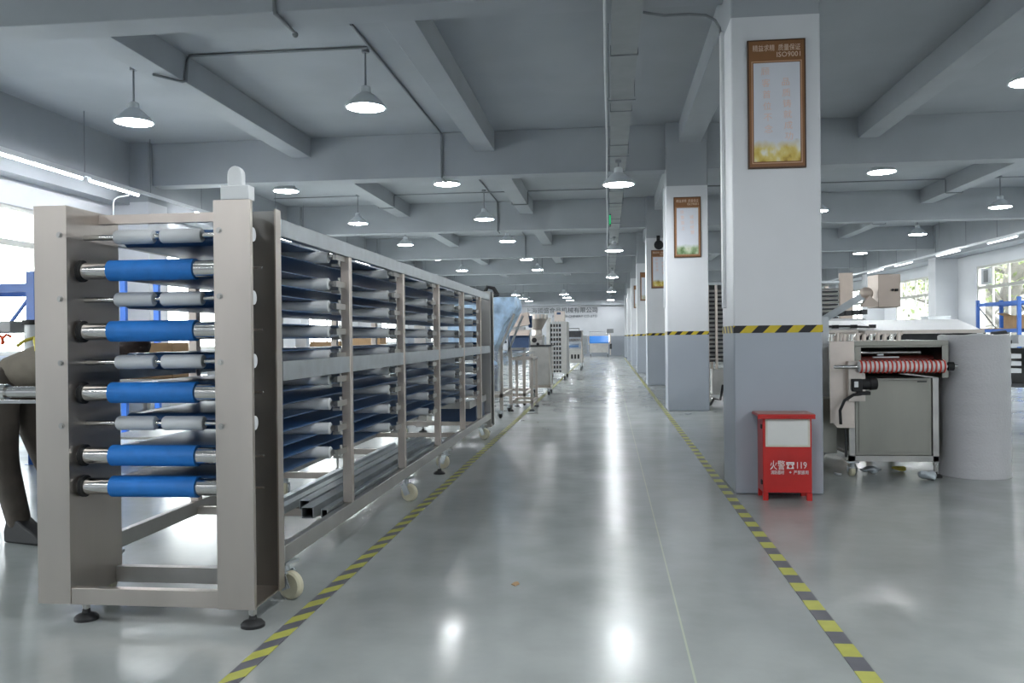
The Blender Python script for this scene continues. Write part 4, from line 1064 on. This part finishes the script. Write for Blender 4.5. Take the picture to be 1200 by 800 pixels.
# workbench with small machines, far right edge
WB = thing('workbench', 'grey steel workbench at the right edge of the view', 'workbench', (6.0, 12.8, 0))
MB().box(4.7, 7.4, 12.3, 13.2, .96, 1.0).build('top', MT['white_enamel'], WB)
frame(ring_frame(MB(), 4.75, 7.35, 12.35, 13.15, .40), 4.75, 7.35, 12.35, 13.15, .0, .9595).build('frame', MT['dark'], WB)
for zz in (.86, .76, .66): MB().box(5.30, 5.62, 12.33, 12.9, zz - .06, zz).build('drawer', MT['white_enamel'], WB)
MB().box(5.75, 7.3, 12.5, 13.1, .4505, .93).build('cabinet', MT['dark'], WB)
def gadget(x, y, label, m1, m2, kind):
    g = thing(kind, label, 'tool', (x, y, 1.0), 'small machines on the right workbench')
    MB().box(x - .12, x + .12, y - .1, y + .1, 1.0005, 1.05).build('base', MT[m1], g, bev=.004)
    MB().cyl((x - .10, y, 1.11), (x + .08, y, 1.13), .06, seg=14).box(x - .02, x + .05, y - .05, y + .05, 1.05, 1.09).build('body', MT[m2], g)
    MB().cyl((x + .08, y, 1.13), (x + .13, y, 1.135), .03, seg=10).build('spindle', MT['steel_bright'], g)
gadget(4.95, 12.6, 'black motor on the workbench, nearest the bubble wrap roll', 'dark', 'black', 'motor_unit')
gadget(5.20, 12.75, 'white motor on the workbench, between two dark ones', 'white_enamel', 'white_plastic', 'motor_unit')
gadget(5.46, 12.6, 'dark grey motor on the workbench, right of the white one', 'dark', 'dark', 'motor_unit')
tag(MB().box(5.66, 6.1, 12.5, 12.9, 1.0005, 1.10).box(5.68, 6.08, 12.52, 12.88, 1.10, 1.12).build('steel_tray', MT['white_enamel']), 'pale box on the workbench at the right edge', 'box')
# coffee-like small cabinet near the window pier
tag(MB().box(9.3, 9.9, 26.0, 26.6, 0, 1.62).box(9.28, 9.92, 25.98, 26.62, 1.62, 1.66).build('control_cabinet', MT['white_enamel'], bev=.01), 'pale tall cabinet standing against the pier between right windows', 'cabinet')

# ------------------------------------------------------------------ left-hand side, seen past and through the conveyor
LB = thing('pallet_rack', 'blue steel pallet rack in front of the left window', 'rack', (-6.3, 7.8, 0))
for x in (-7.3, -5.44):
    for y in (7.5, 8.3):
        MB().box(x - .04, x + .04, y - .03, y + .03, .005, 1.83).box(x - .06, x + .06, y - .05, y + .05, 0, .005).build('post', MT['blue_rack'], LB)
for y in (7.5, 8.3):
    for z in (1.68, .80): MB().box(-7.2595, -5.4805, y - .02, y + .02, z - .04, z + .04).build('beam', MT['blue_rack'], LB)
MB().bar((-5.47, 7.54, 1.62), (-5.75, 7.54, 1.28), .035, .02).bar((-5.44, 7.54, .3), (-5.44, 8.26, 1.2), .035, .02).build('brace', MT['blue_rack'], LB)
MB().box(-7.24, -5.5, 7.53, 8.27, .841, .86).build('shelf_board', MT['grey_box'], LB)
LB2 = thing('pallet_rack', 'blue steel pallet rack farther back on the left, seen between rollers', 'rack', (-6.2, 10.6, 0))
for x in (-7.0, -6.14):
    for y in (10.2, 11.0):
        MB().box(x - .035, x + .035, y - .03, y + .03, .005, 2.0).box(x - .06, x + .06, y - .05, y + .05, 0, .005).build('post', MT['blue_rack'], LB2)
for y in (10.2, 11.0):
    for z in (1.72, .7): MB().box(-6.9645, -6.1755, y - .02, y + .02, z - .04, z + .04).build('beam', MT['blue_rack'], LB2)
GM = thing('press_machine', 'grey enamelled machine with coiled orange air hose, left edge', 'machine', (-5.4, 6.5, 0))
MB().box(-6.2, -4.76, 6.3, 7.0, 1.24, 1.33).build('head', MT['grey_box'], GM, bev=.006)
MB().box(-6.2, -4.85, 6.2, 7.0, .78, .90).build('bed', MT['steel'], GM, bev=.004)
MB().box(-6.15, -5.4, 6.35, 6.95, .03, .7795).build('body', MT['grey_box'], GM, bev=.006)
MB().box(-6.0, -5.7, 6.6, 6.95, .901, 1.2395).build('column', MT['grey_box'], GM)
MB().tube([(-5.40 + .036 * i / 2.2, 6.24 + .03 * math.sin(i * 1.25), 1.185 + .038 * math.cos(i * 1.25)) for i in range(42)], .012, 8).build('air_hose', MT['orange'], GM)
MB().cyl((-4.66, 6.4, .9005), (-4.66, 6.4, 1.30), .045, seg=14).box(-4.845, -4.60, 6.33, 6.47, .8, .90).build('air_filter', MT['white_plastic'], GM)
MB().cyl((-4.66, 6.4, 1.3005), (-4.66, 6.4, 1.34), .062, seg=14).build('filter_cap', MT['black'], GM)
for x in (-6.08, -5.47):
    for y in (6.42, 6.88): add_foot(GM, x, y, .031, .05)
def table(x0, x1, y0, y1, h, label, m='steel'):
    t = thing('work_table', label, 'table', ((x0 + x1) / 2, (y0 + y1) / 2, 0), 'work tables left of the conveyor')
    MB().box(x0, x1, y0, y1, h - .04, h).build('top', MT[m], t, bev=.003)
    for x in (x0 + .03, x1 - .08):
        for y in (y0 + .03, y1 - .08): MB().box(x, x + .05, y, y + .05, 0, h - .0405).build('leg', MT['steel_dull'], t)
    MB().box(x0 + .05, x1 - .05, y0 + .05, y1 - .05, .22, .245).build('lower_shelf', MT['steel_dull'], t)
    return t
table(-4.9, -3.3, 7.6, 8.5, .80, 'stainless work table behind the person, seen through conveyor', 'steel_bright')
table(-4.6, -3.2, 10.2, 11.2, .85, 'second stainless work table, left of the conveyor middle', 'steel_bright')
table(-4.6, -3.1, 13.2, 14.2, .85, 'farthest work table left of the conveyor end', 'steel')
def carton(x, y, z, w, d, h, label, m='cardboard'):
    return tag(MB().box(x, x + w, y, y + d, z, z + h).build('carton', MT[m], bev=.003), label, 'box', 'boxes on the left work tables')
carton(-4.7, 7.8, .8005, .5, .4, .34, 'brown carton on the nearest left work table')
carton(-3.9, 7.9, .8005, .35, .35, .25, 'white box on the nearest left work table', 'white_enamel')
carton(-4.4, 10.4, .8505, .45, .4, .5, 'white box on the second left work table', 'white_enamel')
carton(-3.8, 10.5, .8505, .4, .35, .28, 'brown carton on the second left work table')
carton(-4.3, 13.5, .8505, .6, .4, .4, 'brown carton on the farthest left work table')
tag(MB().box(-6.8, -6.0, 14.2, 14.8, 0, 1.75).box(-6.78, -6.405, 14.185, 14.2, .05, 1.72).box(-6.395, -6.02, 14.185, 14.2, .05, 1.72).build('control_cabinet', MT['white_enamel'], bev=.006), 'white two door cabinet near the left wall, seen through conveyor', 'cabinet')

# ------------------------------------------------------------------ the person bending down behind the conveyor
def skinned(verts, edges, radii, name, m, parent, root=0, sub=2, flat=1.0):
    me = bpy.data.meshes.new(name); me.from_pydata([tuple(v) for v in verts], edges, [])
    o = bpy.data.objects.new(name, me); COL.objects.link(o)
    o.modifiers.new('skin', 'SKIN'); sv = me.skin_vertices[0].data
    for i, r in enumerate(radii):
        sv[i].radius = r if isinstance(r, tuple) else (r, r)
        sv[i].use_root = (i == root)
    md = o.modifiers.new('sub', 'SUBSURF'); md.levels = sub; md.render_levels = sub
    dg = bpy.context.evaluated_depsgraph_get(); dg.update()
    m2 = bpy.data.meshes.new_from_object(o.evaluated_get(dg)); m2.name = name
    bpy.data.objects.remove(o); bpy.data.meshes.remove(me)
    w = wl(parent)
    for v in m2.vertices: v.co -= w
    m2.materials.clear(); m2.materials.append(m)
    m2.polygons.foreach_set('use_smooth', [True] * len(m2.polygons))
    o = bpy.data.objects.new(name, m2); COL.objects.link(o); o.parent = parent
    return o
P = thing('person', 'person in khaki clothes bending forward, half hidden behind the conveyor post', 'person', (-3.45, 4.65, 0))
J = {}
def j(n, x, y, z, r): J[n] = (len(J), Vector((x, y, z)), r)
j('pelvis', -3.56, 4.70, .93, (.105, .095)); j('waist', -3.38, 4.69, 1.03, (.095, .09)); j('chest', -3.15, 4.67, 1.07, (.125, .11)); j('neckb', -2.97, 4.66, 1.10, .075)
j('neck', -2.90, 4.65, 1.105, .055); j('head', -2.82, 4.64, 1.11, (.085, .085)); j('crown', -2.70, 4.63, 1.125, (.082, .085)); 
for s_, n_ in ((-1, 'n'), (1, 'f')):
    y_ = 4.69 + .09 * s_
    j('hip' + n_, -3.55, y_, .88, .092)
    if n_ == 'n': j('knee' + n_, -3.50, y_ - .04, .47, .062); j('ank' + n_, -3.41, y_ - .03, .085, .043); j('toe' + n_, -3.30, y_ - .06, .045, .034)
    else: j('knee' + n_, -3.38, y_ - .02, .47, .062); j('ank' + n_, -3.20, y_ + .02, .085, .043); j('toe' + n_, -3.08, y_ + .0, .045, .034)
    j('sh' + n_, -3.05, 4.67 + .17 * s_, 1.04, .06); j('el' + n_, -3.03, 4.67 + .20 * s_, .78, .042); j('wr' + n_, -2.99, 4.66 + .15 * s_, .56, .028); j('palm' + n_, -2.975, 4.66 + .14 * s_, .49, (.036, .018))
links = [('pelvis', 'waist'), ('waist', 'chest'), ('chest', 'neckb'), ('neckb', 'neck'), ('neck', 'head'), ('head', 'crown')]
for n_ in 'nf':
    links += [('pelvis', 'hip' + n_), ('hip' + n_, 'knee' + n_), ('knee' + n_, 'ank' + n_), ('ank' + n_, 'toe' + n_), ('chest', 'sh' + n_), ('sh' + n_, 'el' + n_), ('el' + n_, 'wr' + n_), ('wr' + n_, 'palm' + n_)]
names = list(J)
vs = [J[n][1] for n in names]; rs = [J[n][2] for n in names]; es = [(J[a][0], J[b][0]) for a, b in links]
for n_, s_ in (('n', -1), ('f', 1)):
    pb = J['palm' + n_][1]; pi = J['palm' + n_][0]
    for k in range(4):
        L = (.075, .085, .08, .062)[k]; off = Vector((.012 - .004 * k, (k - 1.5) * .02, -.02))
        a = pb + off; b = a + Vector((.012, 0, -L * .55)); c = b + Vector((-.016, 0, -L * .40))
        i0 = len(vs); vs += [a, b, c]; rs += [.0095, .0085, .007]; es += [(pi, i0), (i0, i0 + 1), (i0 + 1, i0 + 2)]
    a = pb + Vector((.01, -.034 * s_, .015)); b = a + Vector((.016, -.012 * s_, -.035)); c = b + Vector((-.004, .004 * s_, -.03))
    i0 = len(vs); vs += [a, b, c]; rs += [.011, .0095, .008]; es += [(pi, i0), (i0, i0 + 1), (i0 + 1, i0 + 2)]
body = skinned(vs, es, rs, 'body', MT['skin'], P)
def sub_skin(keys, name, m, grow, extra=None, sub=2):
    idx = {k: i for i, k in enumerate(keys)}
    v = [J[k][1].copy() for k in keys]; r = []
    for k in keys:
        q = J[k][2]; q = q if isinstance(q, tuple) else (q, q); r.append((q[0] + grow, q[1] + grow))
    e = [(idx[a], idx[b]) for a, b in links if a in idx and b in idx]
    if extra: extra(v, r, idx)
    return skinned(v, e, r, name, m, P, sub=sub)
def ex_tr(v, r, idx):
    v[idx['waist']] = J['pelvis'][1].lerp(J['waist'][1], .75)
    for n_ in 'nf':
        v[idx['ank' + n_]] += Vector((.012, 0, -.03)); r[idx['ank' + n_]] = (.068, .064); r[idx['knee' + n_]] = (.083, .083); r[idx['hip' + n_]] = (.115, .115)
sub_skin(['pelvis', 'waist', 'hipn', 'kneen', 'ankn', 'hipf', 'kneef', 'ankf'], 'trousers', MT['trousers'], .045, ex_tr)
def ex_sh(v, r, idx):
    for n_ in 'nf':
        v[idx['wr' + n_]] = J['el' + n_][1].lerp(J['wr' + n_][1], .88); r[idx['wr' + n_]] = (.042, .042); r[idx['el' + n_]] = (.06, .06); r[idx['sh' + n_]] = (.085, .085)
    v[idx['pelvis']] = J['pelvis'][1].lerp(J['waist'][1], .25)
sub_skin(['waist', 'pelvis', 'chest', 'neckb', 'shn', 'eln', 'wrn', 'shf', 'elf', 'wrf'], 'shirt', MT['khaki'], .046, ex_sh)
hb = MB().ball((-2.765, 4.632, 1.135), .118, 18, 12, (1.12, .82, .86)); hb.build('hair', MT['hair'], P, crumple=.006, cscale=30)
fc = MB().ball((-2.72, 4.632, 1.035), .016, 8, 6, (1.2, .8, 1.3))
fc.ball((-2.79, 4.53, 1.10), .026, 8, 6, (.6, .35, 1.1)).ball((-2.79, 4.735, 1.10), .026, 8, 6, (.6, .35, 1.1)); fc.build('nose_and_ears', MT['skin'], P)
MB().ball((-2.70, 4.60, 1.05), .010, 8, 6).ball((-2.70, 4.665, 1.05), .010, 8, 6).build('eyes', MT['white_ink'], P)
for n_, s_ in (('n', -1), ('f', 1)):
    a, t_ = J['ank' + n_][1], J['toe' + n_][1]; d = (t_ - a); d.z = 0; ang = math.atan2(d.y, d.x)
    sh = MB(); c = a.lerp(t_, .45)
    prof = [(-.12, .0), (.15, .0), (.165, .02), (.16, .045), (.11, .075), (.04, .105), (-.02, .14), (-.10, .14), (-.125, .06)]
    sh.prism(prof, 'Y', -.052, .052)
    for v in sh.bm.verts:
        v.co = Matrix.Rotation(ang, 3, 'Z') @ v.co + Vector((c.x, c.y, .001))
    sh.build('shoe', MT['black'], P, bev=.014)
MB().tube([(-3.40, 4.55, 1.135), (-3.37, 4.57, 1.165), (-3.34, 4.62, 1.185), (-3.31, 4.58, 1.17), (-3.28, 4.55, 1.135), (-3.27, 4.54, 1.10)], .010, 8).build('yellow_strap', MT['yellow'], P)

# ------------------------------------------------------------------ daylight
wd = bpy.data.worlds.new('World'); S.world = wd; wd.use_nodes = True
nt = wd.node_tree; bg = nt.nodes['Background']
tc = N(nt, 'ShaderNodeTexCoord'); sx = N(nt, 'ShaderNodeSeparateXYZ'); nt.links.new(tc.outputs['Generated'], sx.inputs[0])
nt.links.new(ramp(nt, sx.outputs['Z'], [(.0, (.95, .96, .97)), (.5, (.86, .92, 1.0))]), bg.inputs[0])
bg.inputs[1].default_value = 19
sl_ = bpy.data.lights.new('hazy_sun', 'SUN'); sl_.energy = 9; sl_.angle = .35; sl_.color = (1, .97, .92)
so_ = bpy.data.objects.new('hazy_sun', sl_); COL.objects.link(so_); so_.rotation_euler = Vector((.72, .10, -.70)).to_track_quat('-Z', 'Y').to_euler()
def portal(x, y0, y1, sgn):
    l = bpy.data.lights.new('window_daylight', 'AREA'); l.shape = 'RECTANGLE'; l.size = HEAD - SILL; l.size_y = y1 - y0; l.cycles.is_portal = True
    o = bpy.data.objects.new('window_daylight', l); COL.objects.link(o); o.location = (x, (y0 + y1) / 2, (SILL + HEAD) / 2)
    o.rotation_euler = (0, sgn * PI / 2, 0)
for a, b in LW: portal(XL - .2, a, b, -1)
for a, b in RW: portal(XR + .2, a, b, 1)

# ------------------------------------------------------------------ camera
yaw, pit, roll = .1131, -.0046, .0103
F_ = Vector((-math.sin(yaw) * math.cos(pit), math.cos(yaw) * math.cos(pit), math.sin(pit)))
R_ = Vector((math.cos(yaw), math.sin(yaw), 0)); U_ = R_.cross(F_)
c_, s__ = math.cos(roll), math.sin(roll)
RX, UY_ = R_ * c_ - U_ * s__, R_ * s__ + U_ * c_
cam = bpy.data.cameras.new('Camera'); cam.sensor_width = 36; cam.lens = 993.83 / 1200 * 36; cam.clip_end = 200; cam.clip_start = .05
co = bpy.data.objects.new('Camera', cam); COL.objects.link(co)
mw = Matrix.Identity(4)
for i in range(3):
    mw[i][0], mw[i][1], mw[i][2] = RX[i], UY_[i], -F_[i]
mw.translation = (0, 0, H_EYE)
co.matrix_world = mw
S.camera = co

S.view_settings.view_transform = 'Standard'; S.view_settings.look = 'None'
S.view_settings.gamma = 1; S.view_settings.use_curve_mapping = False
S.view_settings.exposure = 0.1
S.cycles.use_denoising = True
S.cycles.max_bounces = 8; S.cycles.diffuse_bounces = 5; S.cycles.glossy_bounces = 5; S.cycles.transparent_max_bounces = 8
S.cycles.sample_clamp_indirect = 8
S.cycles.caustics_reflective = False; S.cycles.caustics_refractive = False
